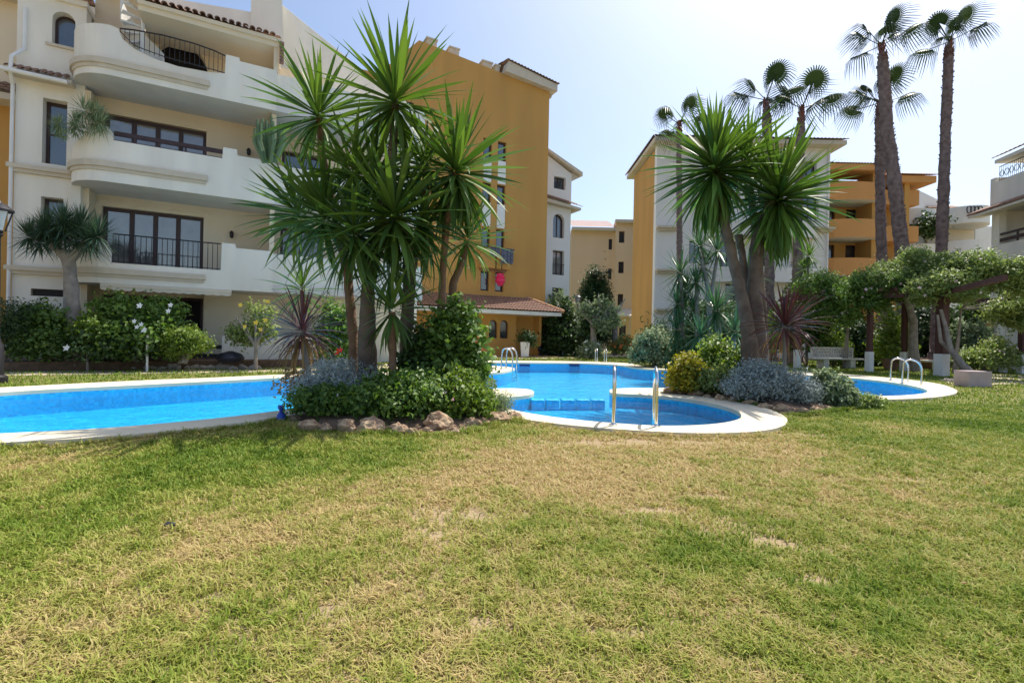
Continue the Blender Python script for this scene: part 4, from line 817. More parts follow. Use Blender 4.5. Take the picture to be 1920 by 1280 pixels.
YDRY = [leaf_blade('leaf', 'yucca_dry', d, .05, 5, .5, .4) for d in (.5, 1.0)]
CL = [leaf_blade('leaf', 'cordyline_leaf', d, w_, 6, .35, tw) for d, w_, tw in ((.15, .045, .1), (.5, .048, -.2), (1.0, .046, .2))]
CDRY = [leaf_blade('leaf', 'cordyline_dry', d, .042, 6, .5, .5) for d in (.9, 1.4)]
def dirs(n, lo, hi, bias=1.0):
    """golden spiral of azimuths with elevation from hi (young, upright) to lo (old, hanging)"""
    for i in range(n):
        t = (i + .5) / n; el = hi + (lo - hi) * t ** bias; yield i * 2.39996 + random.uniform(-.2, .2), el + random.uniform(-.13, .13), t
def head_leaves(tree, c, ln, n, lo=-60, hi=84, meshes=YL, dry=None, axis=None, bias=.85, sc_w=1.0, skirt=0, spread=.2):
    off = WORLD[tree.name]; c = Vector(c) - off; q = (Vector(axis).normalized().to_track_quat('Z', 'Y') if axis else None)
    for az, el, t in dirs(n, R(lo), R(hi), bias):
        d = 1.0 - .25 * max(0, (t - .75)) * 4 * .3
        k = min(len(meshes) - 1, int(t * len(meshes) + random.uniform(-.6, .6))) if t > .1 else 0
        me = meshes[max(0, k)]
        L = ln * random.uniform(.82, 1.1) * (.8 + .35 * math.sin(math.pi * min(1, t * .8 + .15)))
        o = bpy.data.objects.new('leaf', me); COL.objects.link(o); o.parent = tree
        mt = Matrix.Rotation(az, 3, 'Z') @ Matrix.Rotation(-el, 3, 'Y') @ Matrix.Rotation(random.uniform(-.35, .35), 3, 'X')
        if q: mt = q.to_matrix() @ mt
        o.rotation_euler = mt.to_euler(); st = c + mt @ Vector((.04, 0, 0)) + Vector((0, 0, -spread * ln * t)); o.location = st
        o.scale = (L, L * sc_w, L)
    for i in range(skirt):
        o = bpy.data.objects.new('leaf', random.choice(dry)); COL.objects.link(o); o.parent = tree
        mt = Matrix.Rotation(random.uniform(0, 6.3), 3, 'Z') @ Matrix.Rotation(R(random.uniform(55, 88)), 3, 'Y'); L = ln * random.uniform(.5, .85)
        o.rotation_euler = mt.to_euler(); o.location = c + Vector((0, 0, -random.uniform(.15, .45) * ln)); o.scale = (L, L, L)
def trunk(tree, pts, radii, m='bark_yucca', jit=.06, name='trunk', n=14, sub=6):
    pts = [Vector(p) for p in pts]; P2 = []; R2 = []
    for i in range(len(pts) - 1):
        for k in range(sub):
            t = k / sub; t2 = t * t * (3 - 2 * t); P2.append(pts[i].lerp(pts[i + 1], t)); R2.append(radii[i] * (1 - t2) + radii[i + 1] * t2)
    P2.append(pts[-1]); R2.append(radii[-1])
    R2 = [r * (1 + (.07 if k % 2 else -.03)) for k, r in enumerate(R2)]
    b = MB(); b.tube(P2, R2, n, jit=jit); return b.build(name, m, tree, smooth='all')
def head_fill(tree, heads, m='yucca_leaf', meshes=None):
    """the crowded inner leaves of big heads, past the 300 single ones: one joined part"""
    src = []
    for me in (meshes or YL):
        v = np.empty(len(me.vertices) * 3, np.float32); me.vertices.foreach_get('co', v); src.append((v.reshape(-1, 3), np.array([list(p.vertices) for p in me.polygons])))
    Vs = []; Fs = []; Rn = []; off = 0
    for c, ln, n, lo, hi, spread in heads:
        for az, el, t in dirs(n, R(lo), R(hi), .8):
            az += 1.1; v, f = src[min(len(src) - 1, int(t * len(src)))]; L = ln * random.uniform(.7, 1.05); mt = Matrix.Rotation(az, 3, 'Z') @ Matrix.Rotation(-el, 3, 'Y') @ Matrix.Rotation(random.uniform(-.5, .5), 3, 'X')
            w = (v * L) @ np.array(mt).T + np.array(c) + np.array([0, 0, -spread * ln * t]); Vs.append(w); Fs.append(f + off); off += len(v); Rn.append(np.full(len(f), random.random()))
    o = np_obj('inner_leaves', np.vstack(Vs), np.vstack(Fs), m, tree, {'rnd': np.concatenate(Rn)}); o['kind'] = 'stuff'
# generic leaf cloud -------------------------------------------------
def cloud(n, lobes, size, up=.35, hollow=.45, aspect=.55):
    """n rhombic leaves in ellipsoidal lobes [(cx,cy,cz,rx,ry,rz)]"""
    w = np.array([l[3] * l[5] + l[4] * l[5] + l[3] * l[4] for l in lobes]); w = w / w.sum(); k = rng.choice(len(lobes), n, p=w); Lb = np.array(lobes)[k]
    m_ = max(4, n // 9); km = k[:m_]; g = rng.integers(0, m_, n); k = km[g]; Lb = np.array(lobes)[k]          # leaves sit in sprigs
    ds = rng.normal(size=(m_, 3)); ds /= np.linalg.norm(ds, axis=1)[:, None]; rs = hollow + (1 - hollow) * rng.random(m_) ** .6; out = rng.random(m_) < .10; rs = np.where(out, rs * rng.uniform(1.05, 1.38, m_), rs)
    d = ds[g]; c = Lb[:, :3] + d * rs[g][:, None] * Lb[:, 3:6] + rng.normal(size=(n, 3)) * size * .95
    nr = d * .8 + rng.normal(size=(n, 3)) * .55 + np.array([0, 0, up]); nr /= np.linalg.norm(nr, axis=1)[:, None]
    a = rng.normal(size=(n, 3)); a -= (a * nr).sum(1)[:, None] * nr; a /= np.linalg.norm(a, axis=1)[:, None]; b = np.cross(nr, a)
    s = (size * rng.uniform(.5, 1.55, n))[:, None]; V = np.empty((n, 4, 3)); bend = nr * s * .18
    V[:, 0] = c - a * s * .5 - bend * .5; V[:, 1] = c + b * s * aspect * .5 - a * s * .05 + bend; V[:, 2] = c + a * s * .5 - bend; V[:, 3] = c - b * s * aspect * .5 - a * s * .05 + bend
    return V.reshape(-1, 3), np.arange(n * 4).reshape(n, 4), np.clip(rng.random(m_)[g] * .6 + rng.random(n) * .4, 0, 1)
def lobes_in(c, r, k, f=.42, zlo=-.75):
    out = []
    for i in range(k):
        d = Vector((random.gauss(0, 1), random.gauss(0, 1), random.gauss(0, 1))).normalized() * random.uniform(.45, .8)
        if d.z < zlo: d.z = zlo
        q = random.uniform(f * .75, f * 1.25); out.append((c[0] + d.x * r[0], c[1] + d.y * r[1], c[2] + d.z * r[2], r[0] * q, r[1] * q, r[2] * q))
    return out
def flower_mesh(b, c, s, nrm):
    nrm = Vector(nrm).normalized(); u = nrm.cross(Vector((.3, .1, 1))).normalized(); w_ = nrm.cross(u); c = Vector(c)
    for k in range(5):
        a0 = k * 1.2566; p = c + (u * math.cos(a0) + w_ * math.sin(a0)) * s + nrm * s * .2; q = c + (u * math.cos(a0 + .6) + w_ * math.sin(a0 + .6)) * s * .55; r_ = c + (u * math.cos(a0 - .6) + w_ * math.sin(a0 - .6)) * s * .55
        b.quad(tuple(c), tuple(r_), tuple(p), tuple(q))
def bush(label, box, Y, n, leaf, m, cat='shrub', name='shrub', k=12, ryf=.8, f=.42, stems=5, flowers=None, group=None, ground=0.0, smat='bark_grey', aspect=.55, hollow=.35, sr=.02, up=.35, core=True):
    x0, y0, x1, y1 = box; c = P((x0 + x1) / 2, (y0 + y1) / 2, Y); rx = (x1 - x0) / 2 * Y / FPX; rz = (y1 - y0) / 2 * Y / FPX; ry = rx * ryf
    if cat in ('shrub', 'topiary'):
        zt = c.z + rz; zb = min(c.z - rz, ground + (zt - ground) * .12) if cat == 'shrub' else c.z - rz; c.z = (zt + zb) / 2; rz = (zt - zb) / 2
    t = thing(name, label, cat, (c.x, c.y, ground), group)
    L = lobes_in(c, (rx * .8, ry * .8, rz * .82), k, f)
    if cat == 'shrub': L += [(c.x + math.cos(q) * rx * .62, c.y + math.sin(q) * ry * .7, max(ground + .05, c.z - rz * .6) + random.uniform(0, .2) * rz, rx * .36, ry * .36, rz * .45) for q in (.4, 1.5, 2.7, 3.5, 4.2, 4.9, 5.6)]
    xa = min(l[0] - l[3] for l in L); xb = max(l[0] + l[3] for l in L); za = min(l[2] - l[5] for l in L); zb_ = max(l[2] + l[5] for l in L)
    sx = 2 * rx / (xb - xa); sz_ = (c.z + rz - max(ground, c.z - rz)) / (zb_ - za); xm = (xa + xb) / 2; z0_ = max(ground, c.z - rz) + .02
    L = [(c.x + (l[0] - xm) * sx, l[1], z0_ + (l[2] - za) * sz_, l[3] * sx, l[4], l[5] * sz_) for l in L]
    V, Fq, rd = cloud(n, L, leaf, up, hollow, aspect)
    V[:, 2] = np.maximum(V[:, 2], ground + .01)
    np_obj('foliage', V, Fq, m, t, {'rnd': rd})
    if stems:
        b = MB()
        for i in range(stems):
            l = L[i % len(L)]; b.tube([(c.x + random.uniform(-.15, .15) * rx, c.y + random.uniform(-.15, .15) * ry, ground - .02), (c.x * .5 + l[0] * .5, c.y * .5 + l[1] * .5, (ground + l[2]) / 2), (l[0], l[1], l[2])], (sr * 1.3, sr, sr * .5), 6)
        b.build('stem', smat, t, smooth=True)
    for fl in (flowers or []):
        fm, cnt, fs = fl[:3]; pts = fl[3] if len(fl) > 3 else None; b = MB()
        for i in range(cnt):
            if pts: p = P(*pts[i % len(pts)], Y - ry * .9); nn = (0, -1, .3)
            else:
                l = random.choice(L); d = Vector((random.gauss(0, 1), -abs(random.gauss(0, 1)), abs(random.gauss(0, .8)))).normalized(); p = Vector(l[:3]) + Vector((d.x * l[3], d.y * l[4], d.z * l[5])) * 1.08; nn = d
            flower_mesh(b, p, fs * random.uniform(.8, 1.2), nn)
        b.build('flowers', fm, t, kind='stuff')
    return t
YI = 7.0
# --- left island yuccas -------------------------------------------------
def yucca(label, base, name='yucca_tree', cat='yucca', group=None): return thing(name, label, cat, (base[0], base[1], 0), group)
def tp(*a): return [P(*q) for q in a]
GY = 'tall yuccas growing on the left planted island'
t = yucca('yucca leaning left with the leftmost rosette against the white balconies', P(664, 770, 7.3), group=GY)
trunk(t, [Vector((P(666, 700, 7.3).x, 7.3, .05))] + tp((663, 640, 7.3), (652, 520, 7.3), (628, 400, 7.4), (604, 290, 7.5), (598, 215, 7.5)), [.10, .075, .065, .055, .05, .045], 'bark_brown')
head_leaves(t, P(598, 208, 7.5), .92, 84, -55, 85, dry=YDRY); head_leaves(t, P(612, 400, 7.1), .98, 104, -50, 75, axis=(-.5, -.2, 1)); head_leaves(t, P(560, 395, 7.5), .85, 64, -40, 70, axis=(-.7, 0, 1))
t = yucca('tallest yucca in the middle of the left island, its top rosette above the roofs', P(690, 770, 7.0), group=GY)
trunk(t, [Vector((P(692, 700, 7.0).x, 7.0, .05))] + tp((688, 640, 7), (690, 540, 7), (712, 420, 7.1), (735, 300, 7.1), (742, 190, 7.1)), [.16, .125, .095, .075, .065, .05], 'bark_yucca')
head_leaves(t, P(742, 178, 7.1), 1.10, 96, -60, 86, dry=YDRY); head_leaves(t, P(700, 330, 7.3), .95, 70, -60, 70, axis=(-.3, .3, 1)); head_fill(t, [(P(665, 430, 6.8), .8, 36, -70, 50, .25), (P(690, 320, 7.3), .7, 36, -60, 60, .2)]); head_leaves(t, P(665, 430, 6.7), .9, 80, -70, 60, axis=(-.3, -.5, 1)); head_leaves(t, P(660, 310, 7.4), .85, 52, -60, 70, axis=(-.3, .3, 1))
t = yucca('broad yucca with several crowded heads in the centre of the left island', P(755, 770, 7.2), group=GY)
trunk(t, [Vector((P(765, 700, 7.2).x, 7.2, .05))] + tp((762, 620, 7.2), (768, 520, 7.2), (765, 440, 7.0), (738, 400, 6.8)), [.13, .10, .09, .075, .055], 'bark_yucca'); trunk(t, tp((768, 520, 7.2), (795, 400, 7.4), (800, 310, 7.5)), [.07, .06, .05], 'bark_brown')
head_leaves(t, P(740, 395, 6.7), 1.0, 104, -70, 82); head_fill(t, [(P(740, 400, 6.8), .9, 40, -70, 40, .25), (P(795, 400, 7.3), .8, 34, -70, 50, .25), (P(770, 330, 7.4), .7, 34, -60, 60, .2)]); head_leaves(t, P(798, 302, 7.6), .85, 66, -50, 80); head_leaves(t, P(795, 420, 7.2), .9, 66, -65, 60, axis=(.4, 0, 1)); head_leaves(t, P(735, 495, 7.0), .75, 50, -70, 60)
t = yucca('slender yucca leaning right with its rosette in front of the orange block', P(826, 770, 7.2), group=GY)
trunk(t, [Vector((P(822, 700, 7.2).x, 7.2, .05))] + tp((826, 600, 7.2), (832, 480, 7.2), (842, 390, 7.1), (853, 325, 7.1)), [.07, .058, .05, .045, .04], 'bark_brown')
head_leaves(t, P(855, 310, 7.1), 1.04, 108, -72, 84, dry=YDRY, skirt=4); head_fill(t, [(P(855, 318, 7.1), .92, 50, -70, 40, .25)])
t = yucca('thin bent yucca with a smaller head, furthest right on the left island', P(850, 770, 7.5), group=GY)
trunk(t, [Vector((P(848, 700, 7.5).x, 7.5, .05))] + tp((845, 590, 7.5), (850, 530, 7.5), (868, 490, 7.5), (875, 450, 7.5)), [.08, .065, .06, .045, .04], 'bark_brown')
head_leaves(t, P(876, 442, 7.5), .72, 62, -60, 80)
t = yucca('low young yucca in front of the dark trunks on the left island', P(735, 770, 6.6), group=GY)
trunk(t, [Vector((P(737, 740, 6.6).x, 6.6, .05))] + tp((736, 660, 6.6), (735, 585, 6.6)), [.06, .05, .045], 'bark_brown')
head_leaves(t, P(735, 575, 6.6), .62, 60, -80, 78)
t = yucca('small green yucca behind the red cordyline on the left island', P(575, 770, 8.0), group=GY)
trunk(t, [Vector((P(575, 720, 7.8).x, 7.8, .05))] + tp((572, 640, 7.8), (566, 545, 7.8)), [.05, .04, .035], 'bark_brown'); head_leaves(t, P(566, 538, 7.8), .6, 44, -50, 80)
EXTRA = True
# cordylines
def cordyline(label, px, py, Y, ln, gx, deadn=0, group='red cordylines'):
    c = P(px, py, Y); t = thing('cordyline', label, 'cordyline', (P(gx, 700, Y).x, Y, 0), group)
    trunk(t, [Vector((P(gx, 700, Y).x, Y, .02)), P(gx, 700, Y), P(px + (gx - px) * .3, py + 25, Y), c], [.045, .035, .03, .03], 'bark_grey', name='stem')
    head_leaves(t, c + Vector((0, 0, .05)), ln, 105, -40, 88, meshes=CL, bias=.9, sc_w=.85, spread=.12)
    for i in range(deadn):
        o = bpy.data.objects.new('leaf', random.choice(CDRY)); COL.objects.link(o); o.parent = t
        mt = Matrix.Rotation(random.uniform(0, 6.3), 3, 'Z') @ Matrix.Rotation(R(random.uniform(10, 65)), 3, 'Y'); L = ln * random.uniform(.75, 1.05)
        o.rotation_euler = mt.to_euler(); o.location = c - WORLD[t.name] + Vector((0, 0, -random.uniform(.02, .2))); o.scale = (L, L, L)
cordyline('dark red cordyline with drooping straw coloured lower leaves, left of the yuccas', 566, 622, 7.1, .66, 580, 60)
cordyline('purple red cordyline with a full round head in front of the right yucca', 1472, 612, 8.7, .78, 1470, 14)
# --- right island yucca -------------------------------------------------
t = yucca('big two headed yucca with thick fused trunks on the right island', P(1408, 735, 9.8), group='tall yucca on the right island')
def rb(px, Y=9.8): return Vector((P(px, 735, Y).x, Y, .02))
trunk(t, [rb(1412)] + tp((1410, 690, 9.8), (1400, 600, 9.8), (1382, 520, 9.8), (1358, 420, 9.8), (1345, 320, 9.8)), [.34, .20, .125, .105, .095, .08], 'bark_yucca', n=18)
trunk(t, [rb(1418, 9.9)] + tp((1420, 680, 9.9), (1414, 560, 9.9), (1420, 450, 9.9), (1450, 370, 9.8), (1458, 340, 9.8)), [.34, .22, .15, .125, .10, .08], 'bark_yucca', n=18)
trunk(t, tp((1408, 660, 10.0), (1402, 560, 10.1), (1392, 480, 10.1), (1385, 440, 10.1)), [.12, .08, .07, .075], 'bark_yucca')
head_leaves(t, P(1340, 300, 9.8), 1.30, 150, -80, 86, bias=.8, sc_w=.95, spread=.3); head_leaves(t, P(1460, 355, 9.7), 1.26, 146, -80, 86, bias=.8, sc_w=.95, spread=.3)
head_fill(t, [(P(1340, 305, 9.8), 1.25, 170, -85, 80, .35), (P(1460, 360, 9.7), 1.2, 170, -85, 80, .35)])
t2 = yucca('smaller green heads of a yucca between the two big rosettes on the right island', P(1425, 735, 10.2), group='tall yucca on the right island')
trunk(t2, [Vector((P(1432, 735, 10.4).x, 10.4, .02))] + tp((1430, 600, 10.4), (1415, 420, 10.4), (1400, 310, 10.4)), [.12, .10, .08, .07], 'bark_yucca'); head_leaves(t2, P(1400, 295, 10.4), 1.0, 80, -50, 80)
# --- far side young yuccas (joined crowns) --------------------------------
def far_rosette(b_V, c, ln, n, lo=-50, hi=85, wd=.055):
    for az, el, t_ in dirs(n, R(lo), R(hi), .9):
        L = ln * random.uniform(.8, 1.1); d = Vector((math.cos(az) * math.cos(el), math.sin(az) * math.cos(el), math.sin(el))); s = d.cross(Vector((0, 0, 1))).normalized() * wd / 2 * random.uniform(.8, 1.2)
        g = Vector((0, 0, -1)) * L * .22 * (t_ ** 1.5); a = c + d * .05; m1 = c + d * L * .5 + g * .25; e = c + d * L + g
        b_V.append([a - s * .6, a + s * .6, m1 + s, e + s * .08]); b_V.append([a - s * .6, m1 + s, m1 - s, e - s * .08]); b_V[-2][3] = m1 + s; b_V[-2] = [a - s * .6, a + s * .6, m1 + s, m1 - s]; b_V[-1] = [m1 - s, m1 + s, e + s * .06, e - s * .06]
def rosette_tree(name, label, cat, base_px, Y, heads, ln, n, m, trunks, bark='bark_grey', group=None, lo=-50, hi=85, wd=.055):
    bp = P(base_px, 700, Y); t = thing(name, label, cat, (bp.x, Y, 0), group); V = []
    for hx, hy in heads: far_rosette(V, P(hx, hy, Y + random.uniform(-.3, .3)), ln * random.uniform(.85, 1.1), n, lo, hi, wd)
    V = np.array(V).reshape(-1, 3); k = len(V) // 4; np_obj('crown', V, np.arange(k * 4).reshape(k, 4), m, t, {'rnd': np.repeat(rng.random(k // 2), 2)})
    for pts, rr in trunks: trunk(t, [Vector((P(pts[0][0], 700, Y).x, Y, 0))] + [P(a, b, Y) for a, b in pts], [rr[0]] + list(rr), bark, n=10, sub=3)
    return t
GYF = 'young yuccas on the far bank'
rosette_tree('yucca_tree', 'young yucca with two small heads high against the white wall on the far bank', 'yucca', 1330, 16.5, [(1312, 462), (1345, 470)], .95, 60, 'yucca_far', [([(1332, 640), (1328, 540), (1312, 470)], (.09, .08, .06)), ([(1332, 560), (1345, 480)], (.06, .05))], group=GYF)
rosette_tree('yucca_tree', 'broad young yucca with the fullest low head in the middle of the far bank', 'yucca', 1355, 15.0, [(1343, 583)], 1.15, 110, 'yucca_far', [([(1352, 660), (1345, 600)], (.09, .08))], group=GYF, lo=-60)
rosette_tree('yucca_tree', 'dark young yucca with stacked heads, leftmost on the far bank', 'yucca', 1282, 17.0, [(1276, 512), (1270, 570), (1268, 618), (1285, 545)], .95, 80, 'yucca_far', [([(1280, 650), (1277, 520)], (.08, .06))], group=GYF, lo=-80)
rosette_tree('yucca_tree', 'low young yucca beside the blue and white parasol', 'yucca', 1372, 14.2, [(1378, 622), (1312, 628)], .75, 60, 'yucca_far', [([(1372, 680), (1377, 630)], (.06, .05)), ([(1362, 680), (1313, 634)], (.05, .04))], group=GYF)
rosette_tree('yucca_tree', 'small pale green yucca against the white wall right of the big yucca', 'yucca', 1515, 23.5, [(1517, 480), (1508, 505)], .9, 60, 'leaf_mid', [([(1512, 620), (1516, 488)], (.06, .05))], group=GYF)
rosette_tree('yucca_tree', 'young yucca with pale heads half hidden behind the big right yucca trunk', 'yucca', 1398, 16.0, [(1395, 560), (1402, 510)], .9, 70, 'yucca_far', [([(1398, 650), (1397, 520)], (.08, .06))], group=GYF)
rosette_tree('yucca_tree', 'young yucca between the stacked dark one and the broad low one on the far bank', 'yucca', 1308, 16.8, [(1305, 530), (1300, 585), (1318, 500)], .85, 70, 'yucca_far', [([(1308, 650), (1306, 520)], (.08, .06))], group=GYF)
# dragon tree
rosette_tree('dragon_tree', 'dragon tree with a dense dome of narrow leaves in front of the left building', 'dragon tree', 137, 12.5, [(55, 445), (85, 428), (118, 420), (152, 426), (182, 444), (100, 448), (140, 450), (76, 455), (165, 455), (120, 440)], .68, 170, 'dragon_leaf', [([(142, 660), (136, 560), (130, 500), (126, 470)], (.20, .15, .135, .18)), ([(130, 490), (90, 450)], (.12, .08)), ([(130, 490), (165, 450)], (.12, .08))], lo=-42, hi=85, wd=.028)
# --- fan palms -----------------------------------------------------------
def fan_mesh(seed, droop):
    r_ = random.Random(seed); v = []; f = []; Ns = 30; pl = 1.15
    for i in range(5):                # petiole
        t0 = i / 4; x = pl * t0; z = .10 * math.sin(t0 * 1.6) * droop * -1
        v += [(x, -.03, z), (x, .03, z), (x, 0, z + .035)]
    for i in range(4): a = i * 3; f += [(a, a + 3, a + 4, a + 1), (a + 1, a + 4, a + 5, a + 2), (a + 2, a + 5, a + 3, a)]
    hub = Vector((pl, 0, -.10 * math.sin(1.6) * droop)); half = R(150); Rr = .44
    for k in range(Ns):
        a0 = -half + 2 * half * k / Ns; a1 = -half + 2 * half * (k + 1) / Ns; am = (a0 + a1) / 2
        def pt(a, rr, up=0): return (hub.x + math.cos(a) * rr, hub.y + math.sin(a) * rr, hub.z - droop * .30 * rr * rr * (1 + .4 * abs(math.sin(a))) + up)
        i = len(v); rr = Rr * (.75 + .25 * math.cos(am * .7)); cr = .05
        v += [tuple(hub), pt(a0, rr, 0), pt(am, rr * 1.02, cr), pt(a1, rr, 0)]; f += [(i, i + 1, i + 2), (i, i + 2, i + 3)]
        ln = r_.uniform(.5, 1.15) * (1.0 if abs(am) > .5 else .8); tip1 = pt(am, rr + .22, 0); z1 = tip1[2] - .06; tip2 = (tip1[0] + .10 * math.cos(am), tip1[1] + .10 * math.sin(am), z1 - ln * .55); tip3 = (tip1[0] + .13 * math.cos(am) + r_.uniform(-.03, .03), tip1[1] + .12 * math.sin(am), z1 - ln)
        w2 = .020; j = len(v); sx, sy = -math.sin(am) * w2, math.cos(am) * w2
        v += [(tip1[0] - sx, tip1[1] - sy, z1), (tip1[0] + sx, tip1[1] + sy, z1), (tip2[0] + sx * .7, tip2[1] + sy * .7, tip2[2]), (tip2[0] - sx * .7, tip2[1] - sy * .7, tip2[2]), tip3]
        f += [(i + 1, j, j + 1, i + 3), (i + 1, i + 3, i + 2), (j, j + 1, j + 2, j + 3), (j + 3, j + 2, j + 4)][0:1] + [(j, j + 1, j + 2, j + 3), (j + 3, j + 2, j + 4)]
    me = bpy.data.meshes.new('fan_leaf'); me.from_pydata(v, [], f); me.materials.append(M['palm_leaf']); me.update()
    at = me.attributes.new('rnd', 'FLOAT', 'FACE'); at.data.foreach_set('value', [0.0] * len(f)); return me
FAN = [fan_mesh(s, d) for s, d in ((1, .5), (2, 1.0), (3, 1.5), (4, .8))]
def fan_palm(label, crown, Y, path, radii, n=13, size=1.25, base_flare=True, group='tall fan palms rising behind the pergola', fans=None, wind=.3):
    bp = P(path[-1][0], path[-1][1], Y); t = thing('fan_palm', label, 'palm tree', (bp.x, Y, 0), group)
    pts = [Vector((bp.x, Y, -.05)), Vector((bp.x, Y, .7))] + [P(a, b, Y) for a, b in path[::-1]]; rr = [radii[-1] * (1.9 if base_flare else 1.2), radii[-1] * 1.15] + list(radii[::-1])
    tr = trunk(t, pts, rr, 'bark_palm', jit=.12, n=16, sub=9)
    c = P(*path[0], Y); b = MB()        # boots: broken leaf bases under the crown
    top = P(*path[0], Y); lowp = P(*path[1], Y); L = (top - lowp).length; r0 = radii[0]
    for k in range(46):
        q = random.random() ** .8; p = top.lerp(lowp, q * min(1, 2.2 / L)); a = random.uniform(0, 6.28); rl = r0 * (.55 + .75 * min(1, q * 1.6)); o = Vector((math.cos(a), math.sin(a), 0)); s = Vector((-math.sin(a), math.cos(a), 0)) * .07
        i0 = p + o * rl * .8; e = p + o * (rl + .10) + Vector((0, 0, .28)); b.hexa([i0 - s, i0 + s, i0 + s - o * .05, i0 - s - o * .05, e - s * .5, e + s * .5, e + s * .5 - o * .04, e - s * .5 - o * .04])
    b.build('leaf_bases', 'bark_boot', t, kind='stuff')
    b = MB(); pp = [P(a, e, Y) for a, e in path] ; rr2 = list(radii)     # stubs of old leaf bases all down the trunk
    for k in range(520):
        q = random.random() * (len(pp) - 1.001); i_ = int(q); fq = q - i_
        if i_ == 0 and fq < .4: continue
        p = pp[i_].lerp(pp[i_ + 1], fq); rl = rr2[i_] * (1 - fq) + rr2[i_ + 1] * fq; a = random.uniform(0, 6.28); o = Vector((math.cos(a), math.sin(a), 0)); s_ = Vector((-math.sin(a), math.cos(a), 0)) * random.uniform(.03, .06)
        i0 = p + o * rl * .9; e = p + o * (rl + random.uniform(.02, .07)) + Vector((0, 0, random.uniform(.05, .12))); b.hexa([i0 - s_, i0 + s_, i0 + s_ - o * .04, i0 - s_ - o * .04, e - s_ * .6, e + s_ * .6, e + s_ * .6 - o * .03, e - s_ * .6 - o * .03])
    b.build('leaf_scars', 'bark_palm', t, kind='stuff')
    off = WORLD[t.name]
    for i in range(n):
        if fans: az, el = fans[i % len(fans)]; az = R(az); el = R(el)
        else: az = i * 2.39996 + random.uniform(-.3, .3); el = R(80 - 78 * ((i + .5) / n) ** .9)
        me = FAN[min(3, int(i / n * 4))]; o = bpy.data.objects.new('fan_leaf', me); COL.objects.link(o); o.parent = t
        mt = Matrix.Rotation(az, 3, 'Z') @ Matrix.Rotation(-el, 3, 'Y') @ Matrix.Rotation(random.uniform(-.6, .6), 3, 'X')
        o.rotation_euler = mt.to_euler(); o.location = c - off + Vector((0, 0, .05)); s = size * random.uniform(.75, 1.0); o.scale = (s, s * random.uniform(.7, .95), s)
    return t
fan_palm('thick trunked fan palm of the twin pair, its crown touching the top of the photo', 0, 24, [(1652, 88), (1656, 130), (1664, 250), (1682, 380), (1692, 480), (1700, 660)], [.10, .24, .27, .28, .30, .36], n=8, size=1.1)
fan_palm('thinner fan palm just left behind the thick one, with a lower windblown crown', 0, 27, [(1648, 195), (1648, 240), (1650, 330), (1653, 480), (1660, 640)], [.10, .19, .22, .24, .28], n=7, size=1.25)
fan_palm('straight lone fan palm standing right of the twin pair', 0, 24, [(1780, 80), (1778, 120), (1773, 250), (1766, 440), (1757, 660)], [.09, .20, .21, .23, .30], n=8, size=1.1)
fan_palm('fan palm right of the rosettes with a short visible neck, its crown leaning right', 0, 26, [(1503, 205), (1501, 250), (1497, 400), (1492, 640)], [.09, .20, .21, .24], n=6, size=1.3)
fan_palm('fan palm directly above the gap between the two big yucca rosettes', 0, 27, [(1436, 190), (1438, 235), (1441, 420), (1445, 640)], [.10, .24, .23, .25], n=6, size=1.3)
fan_palm('smallest fan palm, leftmost and furthest, above the orange ended block', 0, 30, [(1274, 235), (1273, 262), (1274, 440), (1276, 640)], [.09, .15, .17, .20], n=7, size=1.2)

# --- left island shrubs ---------------------------------------------------
bush('silver leaved bush spilling over the back left of the left island', (548, 672, 728, 790), 6.7, 13000, .045, 'leaf_silver', k=14, stems=6, aspect=.3, smat='bark_grey', ground=.1)
bush('bushy dark green shrub at the front left of the left island', (540, 730, 705, 815), 6.1, 7000, .055, 'leaf_mid', k=24, f=.3, ground=.05)
bush('flowering lantana bush with pale pink flowers at the front of the left island', (640, 700, 870, 820), 6.1, 11000, .06, 'leaf_mid', k=34, f=.26, flowers=[('flower_palepink', 16, .03), ('flower_pink', 8, .028)], ground=.05)
bush('tall dense shrub with glossy leaves at the right of the left island', (780, 562, 922, 760), 6.9, 8500, .095, 'leaf_mid', k=34, f=.24, stems=12, smat='bark_grey', sr=.022, ground=.05, flowers=[('flower_orange', 3, .03, [(893, 640), (905, 655), (897, 632)])])
bush('dark leafy shrub between the trunks on the left island', (745, 610, 850, 780), 6.9, 6000, .075, 'leaf_dark', k=14, ground=.05)
bush('low spreading shrub with small pink roses near the right end of the left island', (795, 695, 930, 812), 6.15, 6500, .055, 'leaf_bright', k=26, f=.26, flowers=[('flower_palepink', 9, .035)], ground=.05)
bush('grey santolina cushion at the right tip of the left island', (880, 716, 962, 798), 6.4, 6000, .03, 'leaf_grey', k=9, aspect=.3, ground=.02, stems=3)
bush('sparse twiggy plant hanging over the pool at the left of the island', (520, 690, 590, 745), 7.2, 260, .06, 'leaf_dead', k=6, stems=8, sr=.006, ground=.1)
